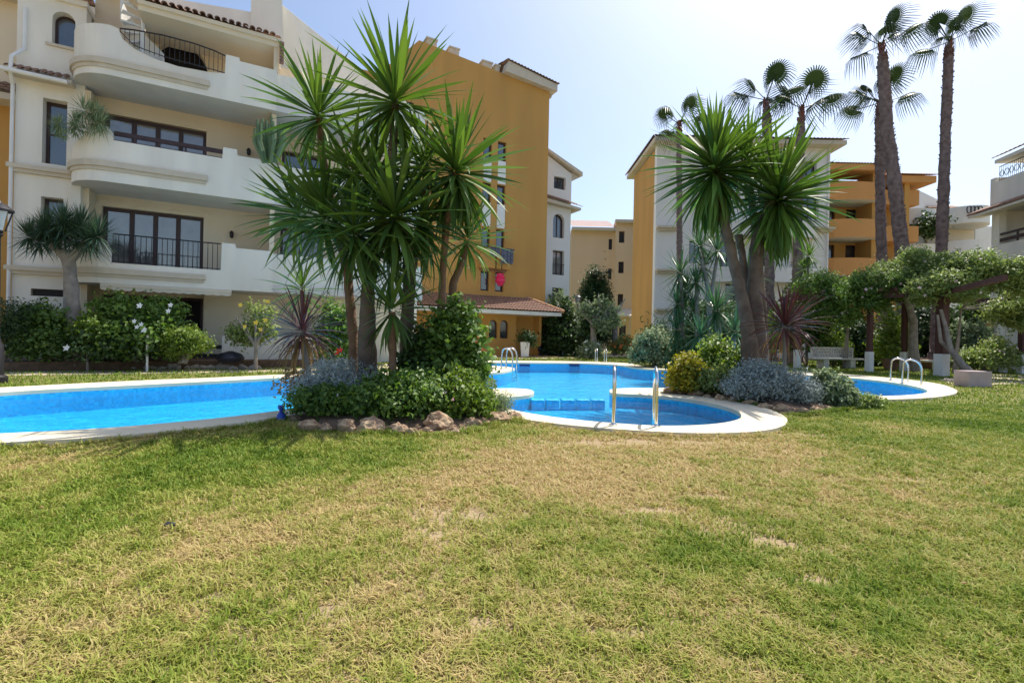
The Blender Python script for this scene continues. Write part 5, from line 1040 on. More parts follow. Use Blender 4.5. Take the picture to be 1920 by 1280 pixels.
# --- right island shrubs --------------------------------------------------
bush('yellow and green leaved bush at the left end of the right island', (1254, 668, 1328, 748), 9.6, 4600, .075, 'leaf_yellow', k=10, ground=.1)
bush('bright green rounded bush behind the yellow one on the right island', (1285, 630, 1398, 735), 10.3, 6500, .08, 'leaf_bright', k=14, ground=.1)
bush('low rust and green bush at the foot of the right yucca', (1295, 688, 1390, 752), 9.4, 4500, .06, 'leaf_olive', k=9, ground=.1, flowers=[('flower_orange', 14, .035)])
bush('large silver leaved bush at the front of the right island', (1356, 676, 1505, 778), 8.5, 14000, .055, 'leaf_silver', k=16, aspect=.3, ground=.08)
bush('silver leaved bush trailing right over the rocks of the right island', (1445, 692, 1535, 786), 8.1, 7000, .05, 'leaf_silver', k=9, aspect=.3, ground=.05)
bush('green shrub with pale flowers at the right end of the right island', (1510, 700, 1592, 775), 8.4, 4200, .07, 'leaf_grey', k=9, ground=.03, flowers=[('flower_palepink', 5, .04)])
bush('low grey herb cushion between the rocks at the right tip of the right island', (1580, 740, 1648, 776), 8.3, 2200, .045, 'leaf_olive', k=6, ground=.0, stems=3)
# --- bed in front of the left building --------------------------------------
bush('feathery dark green conifer bush at the far left edge', (-45, 560, 92, 650), 12.0, 9000, .075, 'leaf_dark', ground=.24, k=14, aspect=.25)
bush('leafy shrub with a large white flower low at its right, left bed', (30, 570, 150, 672), 12.3, 6000, .10, 'leaf_mid', ground=.24, k=14, flowers=[('flower_white', 1, .09, [(125, 652)])])
bush('large hibiscus bush with white flowers under the awning', (165, 552, 345, 668), 13.0, 11000, .12, 'leaf_mid', ground=.24, k=40, f=.24, flowers=[('flower_white', 7, .085, [(262, 573), (320, 572), (252, 602), (257, 613), (270, 618), (316, 583), (265, 608)])], stems=8)
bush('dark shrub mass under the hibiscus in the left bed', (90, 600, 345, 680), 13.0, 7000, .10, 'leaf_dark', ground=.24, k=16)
bush('clipped round yellow green bush in front of the left building', (298, 612, 397, 680), 12.9, 9000, .06, 'leaf_bright', ground=.24, cat='topiary', k=26, f=.45, hollow=.6, stems=6, sr=.04)
t = bush('young standard tree with pale green crown and thin stem in the left bed', (132, 592, 205, 648), 12.2, 2200, .09, 'leaf_bright', ground=.24, cat='tree', name='small_tree', k=9, stems=0)
part('trunk', 'bark_grey', t, lambda b: b.tube([Vector((P(165, 660, 12.2).x, 12.2, 0)), P(163, 645, 12.2), P(160, 620, 12.2)], (.03, .025, .02), 7), smooth=True)
t = bush('thin open tree with yellow flowers before the low white wall', (420, 565, 515, 650), 13.6, 1900, .10, 'leaf_olive', ground=.24, cat='tree', name='small_tree', k=9, f=.32, stems=0, flowers=[('flower_yellow', 6, .08, [(451, 572), (489, 618), (459, 612), (503, 565), (480, 605), (498, 600)])])
part('trunk', 'bark_grey', t, lambda b: [b.tube([Vector((P(480, 660, 13.6).x, 13.6, 0)), P(480, 650, 13.6), P(a, c, 13.6)], (.06, .045, .015), 7) for a, c in ((440, 590), (478, 580), (505, 590), (460, 610))], smooth=True)
bush('leafy shrub with a red flower behind the left trunks of the island', (590, 560, 662, 680), 13.5, 3500, .11, 'leaf_mid', ground=.24, k=12, flowers=[('flower_red', 2, .10, [(638, 656), (632, 660)])])
bush('light green vine bush under the right balcony', (598, 570, 655, 620), 14, 2500, .10, 'leaf_bright', ground=.24, k=8)
part_pole = tag(part('garden_pole', 'white_paint', None, lambda b: b.tube([Vector((P(276, 680, 12.4).x, 12.4, 0)), P(276, 628, 12.4)], .028, 8), smooth=True), 'short white pole standing in the left bed beside the hibiscus', 'pole')
# balcony plants
def potted(label, box, Y, n, leaf, m, zf, **k):
    return bush(label, box, Y, n, leaf, m, cat='plant', name='balcony_plant', ground=zf, **k)
def sprays(label, pts, Y, ln, n, m):
    bp = P(pts[0][0], pts[0][1], Y); t = thing('balcony_plant', label, 'plant', bp); V = []
    for x, y in pts: far_rosette(V, P(x + random.uniform(-6, 6), y + random.uniform(-5, 5), Y + random.uniform(-.15, .15)), ln * random.uniform(.45, 1.25), n, -70, 88, .022)
    V = np.array(V).reshape(-1, 3); k = len(V) // 4; np_obj('foliage', V, np.arange(k * 4).reshape(k, 4), m, t, {'rnd': np.repeat(rng.random(k // 2), 2)})
sprays('feathery green plant spilling over the left end of the second balcony', [(145, 245), (160, 240), (172, 232), (185, 235), (150, 225), (165, 215), (178, 210), (155, 205), (190, 222), (140, 232)], 12.95, .40, 60, 'leaf_grey')
sprays('second feathery plant hanging left over the parapet end of the second balcony', [(110, 245), (122, 250), (132, 240), (100, 232), (118, 235)], 12.9, .36, 55, 'leaf_grey')
bush('dark plant hanging under the upper balcony of the white terraced block', (1718, 408, 1768, 440), 39.2, 1400, .3, 'leaf_dark', cat='plant', name='balcony_plant', k=8, stems=0, ground=8)
def cactus():
    t = thing('cactus', 'tall many stemmed cactus on the second balcony beside the rosette', 'cactus', P(505, 300, 14.8), None)
    for i in range(13):
        x = 480 + i * 4.6 + random.uniform(-2, 2); top = 222 + random.uniform(-8, 25); Y = 14.7 + random.uniform(-.2, .2)
        part('stem', 'leaf_cactus', t, lambda b: b.tube([P(505 + (x - 505) * .4, 305, Y), P(x + random.uniform(-3, 3), 265, Y), P(x, top, Y)], (.05, .06, .035), 7), smooth=True)
cactus()
# --- background greenery, centre ---------------------------------------------
bush('dark grey green shrub mass in front of the white block, behind the lamp post', (1012, 560, 1088, 668), 29, 7500, .22, 'leaf_dark', k=16)
bush('olive toned tall shrub against the white block', (1020, 545, 1075, 620), 30.5, 3500, .20, 'leaf_grey', k=10)
t = thing('cypress_tree', 'dark cypress with several pointed tops right of the white block', 'cypress', G(1118, 660))
V, Fq, rd = cloud(22000, [(P(x, (y + 650) / 2, 33).x, 33 + random.uniform(-.5, .5), P(x, (y + 640) / 2, 33).z, .40, .45, (650 - y) / 2 / FPX * 33) for x, y in ((1119, 500), (1107, 508), (1130, 516), (1097, 525), (1138, 540), (1112, 522), (1125, 530), (1102, 530))], .17, up=.6, hollow=.5, aspect=.4); V[:, 2] = np.maximum(V[:, 2], .3); np_obj('crown', V, Fq, 'leaf_cypress', t, {'rnd': rd}); part('trunk', 'bark_grey', t, lambda b: b.tube([(WORLD[t.name].x, 33, 0), (WORLD[t.name].x, 33, 3)], .2, 8))
t = bush('pale barked tree with sparse grey green leaves in front of the cypress', (1085, 560, 1165, 622), 27, 1500, .20, 'leaf_grey', cat='tree', name='bare_tree', k=10, f=.25, stems=0)
def pale_tree(b):
    b.tube([Vector((P(1113, 660, 27).x, 27, 0)), P(1113, 640, 27), P(1112, 605, 27)], (.24, .17, .15), 10)
    for pts in (((1112, 608), (1095, 590), (1100, 565)), ((1112, 608), (1112, 585), (1104, 562)), ((1113, 606), (1132, 590), (1150, 570)), ((1113, 606), (1125, 580), (1122, 550)), ((1132, 590), (1158, 585), (1172, 560)), ((1095, 590), (1085, 575), (1084, 560))): b.tube([P(x, y, 27) for x, y in pts], (.10, .07, .03), 7)
part('trunk', 'bark_grey', t, pale_tree, smooth=True)
bush('low dark hedge left of the pale barked tree', (1082, 625, 1112, 662), 30, 1500, .2, 'leaf_dark', k=6)
bush('grey leaved low plants at the foot of the pale barked tree', (1085, 640, 1130, 662), 26, 1500, .13, 'leaf_grey', k=8, flowers=[('flower_white', 20, .08)])
bush('orange and green flowering shrubs beside the porch', (1140, 628, 1190, 655), 33, 2200, .16, 'leaf_olive', k=10, flowers=[('flower_orange', 60, .12)])
bush('broad grey green shrub on the far bank left of the young yuccas', (1182, 618, 1272, 672), 19, 7500, .12, 'leaf_grey', k=16, hollow=.5)
bush('dark low palm like shrub behind the grey shrub', (1215, 605, 1270, 640), 21, 1800, .3, 'leaf_dark', k=8, aspect=.15)
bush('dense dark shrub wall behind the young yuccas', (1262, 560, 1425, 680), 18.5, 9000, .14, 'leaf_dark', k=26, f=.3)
bush('low dark ground plants at the edge of the far bed', (1240, 640, 1420, 690), 15.8, 8000, .10, 'leaf_dark', k=16)
bush('green shrubs behind the far end of the pool', (1440, 520, 1560, 640), 24, 7000, .2, 'leaf_mid', k=16, flowers=[('flower_palepink', 10, .12)])
bush('dark green shrub mass behind the white bench', (1545, 590, 1660, 690), 25, 8000, .2, 'leaf_dark', k=16)
bush('light green fern like shrub behind the white bench', (1535, 620, 1590, 665), 23, 2400, .18, 'leaf_bright', k=8, aspect=.25)
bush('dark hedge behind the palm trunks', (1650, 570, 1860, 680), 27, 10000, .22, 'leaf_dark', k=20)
bush('pale green shrub behind the pergola on the right', (1790, 600, 1870, 640), 22.5, 3500, .15, 'leaf_grey', k=9)
bush('low yellow green plants in the raised bed on the right', (1790, 632, 1905, 678), 20.5, 5000, .11, 'leaf_olive', k=14, flowers=[('flower_palepink', 12, .06)])
bush('large leaved trees filling the gap on the right behind the pergola', (1800, 520, 1960, 620), 26, 8000, .22, 'leaf_mid', k=16, ground=0)
bush('bright variegated climbing plant in the terracotta pot by the pergola post', (1638, 570, 1700, 668), 21.5, 2200, .15, 'leaf_bright', k=12, stems=2)
# pergola --------------------------------------------------------------------
pg = thing('pergola', 'dark red wooden pergola on posts with white feet, overgrown by a flowering climber', 'pergola', (18, 19.5, 0))
posts = [(1497, 688, 20.9, 575), (1632, 697, 19.4, 572), (1697, 694, 20.6, 568), (1768, 705, 17.6, 550), (1917, 697, 20.0, 555)]
tops = []
for px, py, Y, ty in posts:
    top = P(px, ty, Y); x = top.x; tops.append(top)
    wd = .085 if px != 1768 else .14
    p_ = part('post', 'pergola_wood', pg, lambda b: b.rbox((x, Y), wd * 2, wd * 2, .82, top.z, 10), bevel=.01)
    part('post_foot', 'white_paint', p_, lambda b: b.rbox((x, Y), wd * 2 + .05, wd * 2 + .05, -.02, .818, 10), bevel=.01)
def beam(b, p, q, w_=.07, h=.11):
    p, q = Vector(p), Vector(q); d = (q - p).normalized(); s = d.cross(Vector((0, 0, 1))).normalized() * w_; u = Vector((0, 0, h)); p = p - d * .3; q = q + d * .3
    b.hexa([p - s, q - s, q + s, p + s, p - s + u * 2, q - s + u * 2, q + s + u * 2, p + s + u * 2])
BZ = 2.95
A0, A1, A2, A3, A4 = tops
part('beam', 'pergola_wood', pg, lambda b: beam(b, (A0.x, A0.y, BZ), (A1.x, A1.y, BZ)))
part('beam', 'pergola_wood', pg, lambda b: beam(b, (A1.x, A1.y, BZ + .003), (A3.x, A3.y, BZ + .003)))
e1 = P(1900, 528, 13.6)
part('beam', 'pergola_wood', pg, lambda b: beam(b, (A3.x, A3.y, BZ + .006), (e1.x - .4, 13.6, BZ + .006), .07, .08))
part('beam', 'pergola_wood', pg, lambda b: beam(b, (A2.x, A2.y, BZ - .003), (A4.x, A4.y, BZ - .003)))
pe = (e1.x - .3, 13.5)
p_ = part('post', 'pergola_wood', pg, lambda b: b.rbox((pe[0] + 1.0, pe[1]), .22, .22, .8, BZ, 10)); part('post_foot', 'white_paint', p_, lambda b: b.rbox((pe[0] + 1.0, pe[1]), .27, .27, -.02, .798, 10))
for k in range(11):
    t_ = k / 10; p0 = Vector((A0.x, A0.y + .2, BZ)).lerp(Vector((A3.x, A3.y, BZ)), t_); p1 = p0 + Vector((1.0, 3.0, 0))
    part('rafter', 'pergola_wood', pg, lambda b: beam(b, (p0.x, p0.y, BZ + .23), (p1.x, p1.y, BZ + .23), .04, .07))
def climber(label, boxes, n, leaf, m, fl, group='climbing plants on the pergola'):
    c0 = P((boxes[0][0] + boxes[0][2]) / 2, (boxes[0][1] + boxes[0][3]) / 2, boxes[0][4]); t = thing('climbing_plant', label, 'climber', (c0.x, c0.y, 0), group); L = []
    for x0, y0, x1, y1, Y in boxes:
        c = P((x0 + x1) / 2, (y0 + y1) / 2, Y); rx = (x1 - x0) / 2 * Y / FPX; rz = (y1 - y0) / 2 * Y / FPX; L += lobes_in(c, (rx * .9, min(rx, 1.6), rz * .85), 28, .28, -1)
    V, Fq, rd = cloud(n, L, leaf, .5, .3, .4); np_obj('foliage', V, Fq, m, t, {'rnd': rd}); b = MB()
    for i in range(fl):
        l = random.choice(L); d = Vector((random.gauss(0, 1), -abs(random.gauss(0, 1)), random.gauss(.2, .8))).normalized(); flower_mesh(b, Vector(l[:3]) + Vector((d.x * l[3], d.y * l[4], d.z * l[5])) * 1.1, random.uniform(.05, .09), d)
    b.build('flowers', 'flower_palepink', t, kind='stuff'); bb = MB()
    for i in range(6): l = L[i * len(L) // 6]; bb.tube([(c0.x + random.uniform(-.1, .1), c0.y + 2.2, 0), (c0.x, c0.y + 2.0, 2.6), (l[0], l[1], l[2])], (.04, .03, .02), 6)
    bb.build('stem', 'bark_grey', t, smooth=True)
climber('climber with pink white flowers hanging over the left end of the pergola', [(1475, 495, 1590, 600, 21), (1530, 500, 1650, 630, 20.0), (1590, 500, 1700, 585, 19.5)], 20000, .13, 'leaf_mid', 34)
climber('thick light green climber heaped over the middle of the pergola', [(1595, 478, 1720, 580, 19.6), (1640, 455, 1810, 565, 19), (1740, 462, 1870, 568, 17.6), (1700, 500, 1840, 575, 17.4)], 36000, .13, 'leaf_olive', 26)
climber('climber with blossoms at the right end of the pergola', [(1835, 480, 1970, 565, 17), (1860, 530, 1970, 625, 18.5)], 15000, .13, 'leaf_olive', 18)
t = thing('vine_trunk', 'twisted bare vine trunk leaning against the wide pergola post', 'vine', P(1815, 700, 16.9) * 1.0); WORLD[t.name] = Vector(t.location)
part('trunk', 'bark_grey', t, lambda b: (b.tube([P(1818, 700, 17), P(1800, 680, 17), P(1782, 655, 17.1), P(1775, 620, 17.3), P(1764, 580, 17.4)], (.16, .12, .09, .07, .05), 9), b.tube([P(1818, 700, 17), P(1795, 668, 17.2), P(1764, 640, 17.3), P(1758, 590, 17.4)], (.10, .08, .06, .04), 8)), smooth=True)
t = thing('vine_trunk', 'thick pale vine trunk climbing beside the middle pergola post', 'vine', (P(1715, 690, 20.4).x, 20.4, 0)); part('trunk', 'bark_grey', t, lambda b: b.tube([Vector((P(1716, 690, 20.4).x, 20.4, 0)), P(1712, 650, 20.4), P(1712, 600, 20.4), P(1700, 560, 20.4)], (.24, .17, .15, .10), 9), smooth=True)

# ------------------------------------------------------------------ rocks
def rock_mesh(seed, m):
    import bmesh
    bm = bmesh.new(); bmesh.ops.create_icosphere(bm, subdivisions=3, radius=.5)
    for v in bm.verts:
        p = v.co * 1.6 + Vector((seed * 7.1, seed * 3.3, 0)); n1 = mnoise.noise(p); n2 = mnoise.noise(p * 3.1); v.co *= 1 + .5 * n1 + .3 * n2 + .12 * mnoise.noise(p * 7); v.co.z *= .68; v.co.y *= .8
    me = bpy.data.meshes.new('rock'); bm.to_mesh(me); bm.free(); me.materials.append(M[m]); return me
RK = [rock_mesh(s, 'rock') for s in range(5)]; RG = [rock_mesh(s + 9, 'rock_grey') for s in range(4)]
ORD = ['leftmost', 'second', 'third', 'fourth', 'fifth', 'sixth', 'seventh', 'eighth', 'ninth', 'tenth', 'eleventh', 'twelfth', 'thirteenth', 'fourteenth', 'fifteenth', 'sixteenth', 'seventeenth', 'rightmost']
def rock(px, py, wpx, pool, label, group, hf=.55, sink=.3):
    x, y = G(px, py); w_ = wpx * y / FPX; o = bpy.data.objects.new('rock', random.choice(pool)); COL.objects.link(o); o.location = (x, y, w_ * .3 * (1 - sink)); o.scale = (w_, w_ * .8, w_ * random.uniform(.85, 1.15)); o.rotation_euler = (0, 0, random.uniform(-.5, .5) + random.choice((0, 3.14)))
    return tag(o, label, 'rock', group)
for i, a in enumerate(sorted(((552, 789, 22), (583, 806, 38), (610, 808, 24), (652, 808, 40), (698, 810, 54), (728, 812, 28), (748, 813, 36), (770, 814, 28), (786, 806, 20), (822, 806, 50), (850, 812, 24), (866, 801, 20), (884, 800, 34), (905, 796, 24), (934, 791, 42), (965, 786, 30), (640, 800, 22), (800, 811, 20)))):
    rock(a[0], a[1] + 1.5, a[2] * 1.05, RK, ('tan and rust rock, ' + ORD[i] + (' from the left' if 0 < i < 17 else '') + ', in the front edging of the left island'), 'rocks edging the left island')
for i, a in enumerate(sorted(((1258, 739, 24), (1279, 741, 17), (1305, 745, 26), (1328, 749, 18), (1352, 754, 26), (1376, 757, 22), (1404, 762, 28), (1434, 769, 27), (1464, 774, 26), (1500, 778, 26), (1530, 773, 22), (1572, 765, 30), (1600, 764, 26), (1622, 764, 18), (1548, 770, 20)))):
    rock(*a, RK, ('reddish tan rock, ' + (ORD[i] if i < 14 else 'rightmost') + (' from the left' if 0 < i < 14 else '') + ', in the edging of the right island'), 'rocks edging the right island')
for k in range(34):
    rock(-10 + k * 15 + random.uniform(-3, 3), 692.5 + k * .02 + random.uniform(-.6, .6), random.uniform(13, 20), RG, 'small grey stone in the row edging the bed of the left building', 'stones edging the left bed')
for k in range(14):
    rock(1225 + k * 9 + random.uniform(-3, 3), 676 + random.uniform(-1.5, 2.0), random.uniform(8, 12), RG, 'small pale stone edging the far bed under the young yuccas', 'stones edging the far bed')
for k in range(9):
    rock(1774 + k * 5.2, 717 + random.uniform(-2, 1), random.uniform(8, 12), RG, 'small pinkish stone heaped left of the square stone block', 'stones beside the square stone block')
for k in range(16):
    rock(1730 + k * 12, 690 + random.uniform(-1, 1), random.uniform(8, 13), RG, 'small stone edging the raised bed behind the pergola', 'stones edging the right bed')

# ------------------------------------------------------------------ pool ladders
def tubeS(b, pts, r, n=12, sub=8):
    pts = [Vector(p) for p in pts]; out = []
    for i in range(len(pts) - 1):
        a, p, q, c = pts[max(i - 1, 0)], pts[i], pts[i + 1], pts[min(i + 2, len(pts) - 1)]
        for k in range(sub):
            t_ = k / sub; out.append(.5 * ((2 * p) + (q - a) * t_ + (2 * a - 5 * p + 4 * q - c) * t_ ** 2 + (3 * p - a - 3 * q + c) * t_ ** 3))
    out.append(pts[-1]); b.tube(out, r, n)
def ladder(label, p1, p2, dirv, h=.72, reach=.62, r=.021, group='steel pool ladders'):
    """two handrails standing on the coping at p1,p2, curving toward the water along dirv"""
    t = thing('pool_ladder', label, 'pool ladder', ((p1[0] + p2[0]) / 2, (p1[1] + p2[1]) / 2, ZC), group); d = Vector((*dirv, 0)).normalized()
    for p in (p1, p2):
        b0 = Vector((*p, ZC)); pts = [b0, b0 + Vector((0, 0, h * .55)), b0 + Vector((0, 0, h * .86)) + d * .02, b0 + d * reach * .22 + Vector((0, 0, h * .985)), b0 + d * reach * .5 + Vector((0, 0, h)), b0 + d * reach * .85 + Vector((0, 0, h * .88)), b0 + d * reach + Vector((0, 0, h * .6)), b0 + d * reach + Vector((0, 0, 0)), b0 + d * reach + Vector((0, 0, -.6))]
        rl = part('handrail', 'steel', t, lambda b: tubeS(b, pts, r), smooth='all')
        part('flange', 'steel', rl, lambda b: b.lathe(b0, [(.055, 0), (.055, .012), (.03, .02), (.024, .035)], 16), smooth=True)
    a, c = Vector((*p1, 0)) + d * reach, Vector((*p2, 0)) + d * reach
    for z in (-.25, -.5): part('rung', 'steel', t, lambda b: b.tube([a + Vector((0, 0, z)), c + Vector((0, 0, z))], .03, 8), smooth=True)
q1, q2 = G(1150, 797, ZC), G(1230, 799.5, ZC)
ladder('nearest pool ladder with two tall steel rails on the rim of the small pool', q1, q2, (.235, 1), h=.70, reach=.5)
q1, q2 = G(1674, 712, ZC), G(1692, 714.5, ZC)
def hoop_ladder(label, p1, p2, d, h=.66, reach=.42, r=.024): ladder(label, p1, p2, d, h, reach, r)
l1, l2 = G(1670, 712.5, ZC), G(1692, 718.5, ZC)
ladder('pool ladder with two arched rails at the right end of the pool', l1, l2, (1, -.75), h=.66, reach=.40, r=.024)
l1, l2 = G(940, 692.5, ZC), G(949, 690, ZC)
ladder('pool ladder with two arched rails on the small peninsula at the left', l1, l2, (1, -.12), h=.68, reach=.36, r=.026)
l1, l2 = G(1116, 678.5, ZC), G(1133, 679, ZC)
ladder('furthest pool ladder, pale and thin, on the far rim of the pool', l1, l2, (0, -1), h=.62, reach=.5, r=.024)
for x, y in ((984, 682.5), (1077, 682.8), (1168, 686)):
    c = G(x, y, 0); structure(part('skimmer_mouth', 'grille', None, lambda b: b.rbox((c[0], c[1] - .02), .42, .10, -.085, .0, 0)))
c = G(1633, 712.5, 0); structure(part('skimmer_mouth', 'grille', None, lambda b: b.rbox((c[0], c[1] - .12), .34, .08, -.085, .0, -18)))

# ------------------------------------------------------------------ lamps
def lamp_post(label, x, y, H, s=1.0, lantern_z=None):
    t = thing('street_lamp', label, 'street lamp', (x, y, 0), 'lantern lamp posts')
    part('pole', 'iron', t, lambda b: b.lathe((x, y, 0), [(.16 * s, 0), (.16 * s, .12), (.11 * s, .16), (.10 * s, .75), (.07 * s, .8), (.05 * s, .95), (.04 * s, H - .62), (.07 * s, H - .58), (.05 * s, H - .52)], 14), smooth=True)
    def fr(b):
        z0, z1 = H - .5, H - .12
        for k in range(4):
            a = math.pi / 4 + k * math.pi / 2; b.tube([(x + .085 * s * math.cos(a), y + .085 * s * math.sin(a), z0), (x + .17 * s * math.cos(a), y + .17 * s * math.sin(a), z1)], .012 * s, 5)
        b.lathe((x, y, 0), [(.09 * s, z0 - .03), (.09 * s, z0)], 4)
        b.lathe((x, y, 0), [(.20 * s, z1), (.20 * s, z1 + .03), (.10 * s, z1 + .14), (.05 * s, z1 + .16), (.03 * s, z1 + .20), (.01, z1 + .26)], 12)
    l = part('lantern', 'iron', t, fr, smooth=True)
    part('lantern_glass', 'lamp_glass', l, lambda b: b.lathe((x, y, 0), [(.075 * s, H - .495), (.155 * s, H - .125)], 4)); return t
x, y = G(1081, 666); lamp_post('black lamp post with lantern standing on the far path beside the pavilion', x, y, 3.9, 1.35)
pz = P(-3, 384, 9.3); lamp_post('black lantern lamp post at the extreme left edge, only half its head visible', pz.x, 9.3, pz.z + .0, 1.15)
x, y = G(1012, 668); t = thing('bollard_light', 'short dark bollard light at the right corner of the pavilion terrace', 'bollard light', (x, y, 0))
part('post', 'iron', t, lambda b: b.lathe((x, y, 0), [(.14, 0), (.12, .05), (.08, .1), (.08, .3), (.13, .33)], 12), smooth=True); part('globe', 'black_plastic', t, lambda b: b.lathe((x, y, 0), [(.10, .33), (.15, .42), (.13, .5), (.17, .52), (.05, .6)], 12), smooth=True)
# planter by the pavilion
c = P(984, 661, 26.2); t = thing('planter', 'tall white planter with dark plants against the orange pavilion', 'planter', (c.x, 26.2, .06)); part('pot', 'white_paint', t, lambda b: b.hexa([(c.x - .20, 26.0, .06), (c.x + .20, 26.0, .06), (c.x + .20, 26.4, .06), (c.x - .20, 26.4, .06), (c.x - .25, 25.95, .85), (c.x + .25, 25.95, .85), (c.x + .25, 26.45, .85), (c.x - .25, 26.45, .85)]))
V, Fq, rd = cloud(700, lobes_in((c.x, 26.2, 1.05), (.5, .35, .28), 7), .16); np_obj('foliage', V, Fq, 'leaf_dark', t, {'rnd': rd})
# laundry on the orange block and pink parasol
t = thing('clothes_line', 'small clothes line with patterned dark cloths hung outside the orange block', 'clothes line', FB.w(-3.5, .5, 5.9))
part('line', 'iron', t, lambda b: (b.tube([FB.w(-4.5, .75, 6.1), FB.w(-2.6, .75, 6.1)], .02, 5), b.tube([FB.w(-4.5, .45, 6.0), FB.w(-4.5, .75, 6.1)], .02, 5), b.tube([FB.w(-2.6, .45, 6.0), FB.w(-2.6, .75, 6.1)], .02, 5), b.tube([FB.w(-3.4, .78, 6.1), FB.w(-3.4, .78, 4.9)], .025, 5)))
def cloth(b, s0_, s1_, z1_, z0_):
    K = 12
    for k in range(K):
        a, c_ = s0_ + (s1_ - s0_) * k / K, s0_ + (s1_ - s0_) * (k + 1) / K; n0_, n1_ = .77 + .05 * math.sin(k * 1.7), .77 + .05 * math.sin((k + 1) * 1.7)
        d0 = z0_ + .12 * abs(math.sin(k * .9)); d1 = z0_ + .12 * abs(math.sin((k + 1) * .9)); b.hexa([FB.w(a, n0_, d0), FB.w(c_, n1_, d1), FB.w(c_, n1_ - .02, d1), FB.w(a, n0_ - .02, d0), FB.w(a, n0_, z1_), FB.w(c_, n1_, z1_), FB.w(c_, n1_ - .02, z1_), FB.w(a, n0_ - .02, z1_)])
part('cloth', 'dark_cloth', t, lambda b: cloth(b, -4.15, -3.55, 6.12, 5.55)); part('cloth', 'dark_cloth', t, lambda b: cloth(b, -3.45, -2.7, 6.12, 5.2))
c = Vector(FB.w(-3.35, .5, 4.35)); t = thing('balloon', 'bright pink round object hanging at the lowest window of the orange block', 'balloon', c)
part('ball', 'pink_plastic', t, lambda b: b.lathe(c + Vector((0, 0, 0)), [(.02, -.36), (.14, -.34), (.22, -.18), (.30, -.10), (.24, .04), (.31, .14), (.20, .22), (.22, .34), (.03, .38)], 9), smooth=True)
# bench -----------------------------------------------------------------------
def bench():
    a, c = Vector((*G(1533, 690.5), 0)), Vector((*G(1613, 691.5), 0)); mid = (a + c) / 2; dg = math.degrees(math.atan2(c.y - a.y, c.x - a.x)); Fb_ = Fac((mid.x, mid.y), dg); w_ = (c - a).length / 2
    t = thing('bench', 'white cast stone bench with fretwork back on the grass under the pergola', 'bench', mid)
    part('seat', 'stone_bench', t, lambda b: b.fbox(Fb_, -w_ * 1.1, w_ * 1.1, -.45, .1, .40, .47), bevel=.01)
    for s in (-.62, .62): part('leg', 'stone_bench', t, lambda b: (b.fbox(Fb_, s * w_ - .13, s * w_ + .13, -.4, .05, 0, .398)), bevel=.02)
    def back(b):
        n0, n1, z0, z1 = -.45, -.38, .475, .95
        for q in ((-w_, w_, z0, z0 + .07), (-w_, w_, z1 - .07, z1)): b.fbox(Fb_, q[0], q[1], n0, n1, q[2], q[3])
        for q in (-w_, w_ - .07): b.fbox(Fb_, q, q + .07, n0, n1, z0 + .07, z1 - .07)
    bk = part('backrest', 'stone_bench', t, back)
    def fret(b):
        z0, z1 = .545, .88; n0, n1 = -.44, -.39; k = 14; st_ = (2 * w_ - .14) / k
        for i in range(k):
            s0_ = -w_ + .07 + i * st_
            if i in (6, 7): b.fbox(Fb_, s0_ + st_ * .4, s0_ + st_ * .6, n0, n1, z0, z1); continue
            mz = (z0 + z1) / 2
            b.fpoly(Fb_, [(s0_, mz - .02), (s0_ + st_ / 2, z0), (s0_ + st_, mz - .02), (s0_ + st_, mz + .03), (s0_ + st_ / 2, z0 + .06), (s0_, mz + .03)], n0, n1)
            b.fpoly(Fb_, [(s0_, mz + .031), (s0_ + st_ / 2, z1 - .06), (s0_ + st_, mz + .031), (s0_ + st_, mz + .08), (s0_ + st_ / 2, z1), (s0_, mz + .08)], n0, n1)
    part('fretwork', 'stone_bench', bk, fret)
    part('panel', 'pot_grey', bk, lambda b: b.fbox(Fb_, -w_ + .05, w_ - .05, -.438, -.425, .53, .9))
bench()
def flat_bench(label, xa, xb, py):
    a, c = Vector((*G(xa, py), 0)), Vector((*G(xb, py), 0)); mid = (a + c) / 2; w_ = (c - a).length / 2; t = thing('bench', label, 'bench', mid)
    part('seat', 'stone_bench', t, lambda b: b.box(mid.x - w_, mid.x + w_, mid.y - .25, mid.y + .25, .40, .48), bevel=.01)
    for s in (-.6, .6): part('leg', 'stone_bench', t, lambda b: b.box(mid.x + s * w_ - .2, mid.x + s * w_ + .2, mid.y - .18, mid.y + .18, 0, .398))
flat_bench('long backless stone bench behind the wide pergola post', 1752, 1880, 697)
# stone block, pots
a = G(1815, 726); t = tag(part('stone_block', 'pink_stone', None, lambda b: b.rbox((a[0] + .33, a[1] + .22), .68, .42, 0, .44, 4), bevel=.01, origin=(a[0] + .33, a[1] + .22, 0)), 'square pinkish stone block standing on the lawn edge at the right', 'stone block')
def pot(label, px, Y, r0, h, m='terracotta'):
    x = P(px, 680, Y).x; t = tag(part('flower_pot', m, None, lambda b: b.lathe((x, Y, 0), [(r0 * .65, 0), (r0 * .8, h * .4), (r0, h * .85), (r0 * 1.08, h * .86), (r0 * 1.08, h), (r0 * .9, h), (r0 * .85, h * .9)], 18), smooth=True, origin=(x, Y, 0)), label, 'flower pot'); return t
pot('terracotta pot under the bright climbing plant by the pergola', 1670, 21.3, .34, .5); pot('wide brown bowl at the foot of the lone palm', 1750, 22.6, .75, .5)
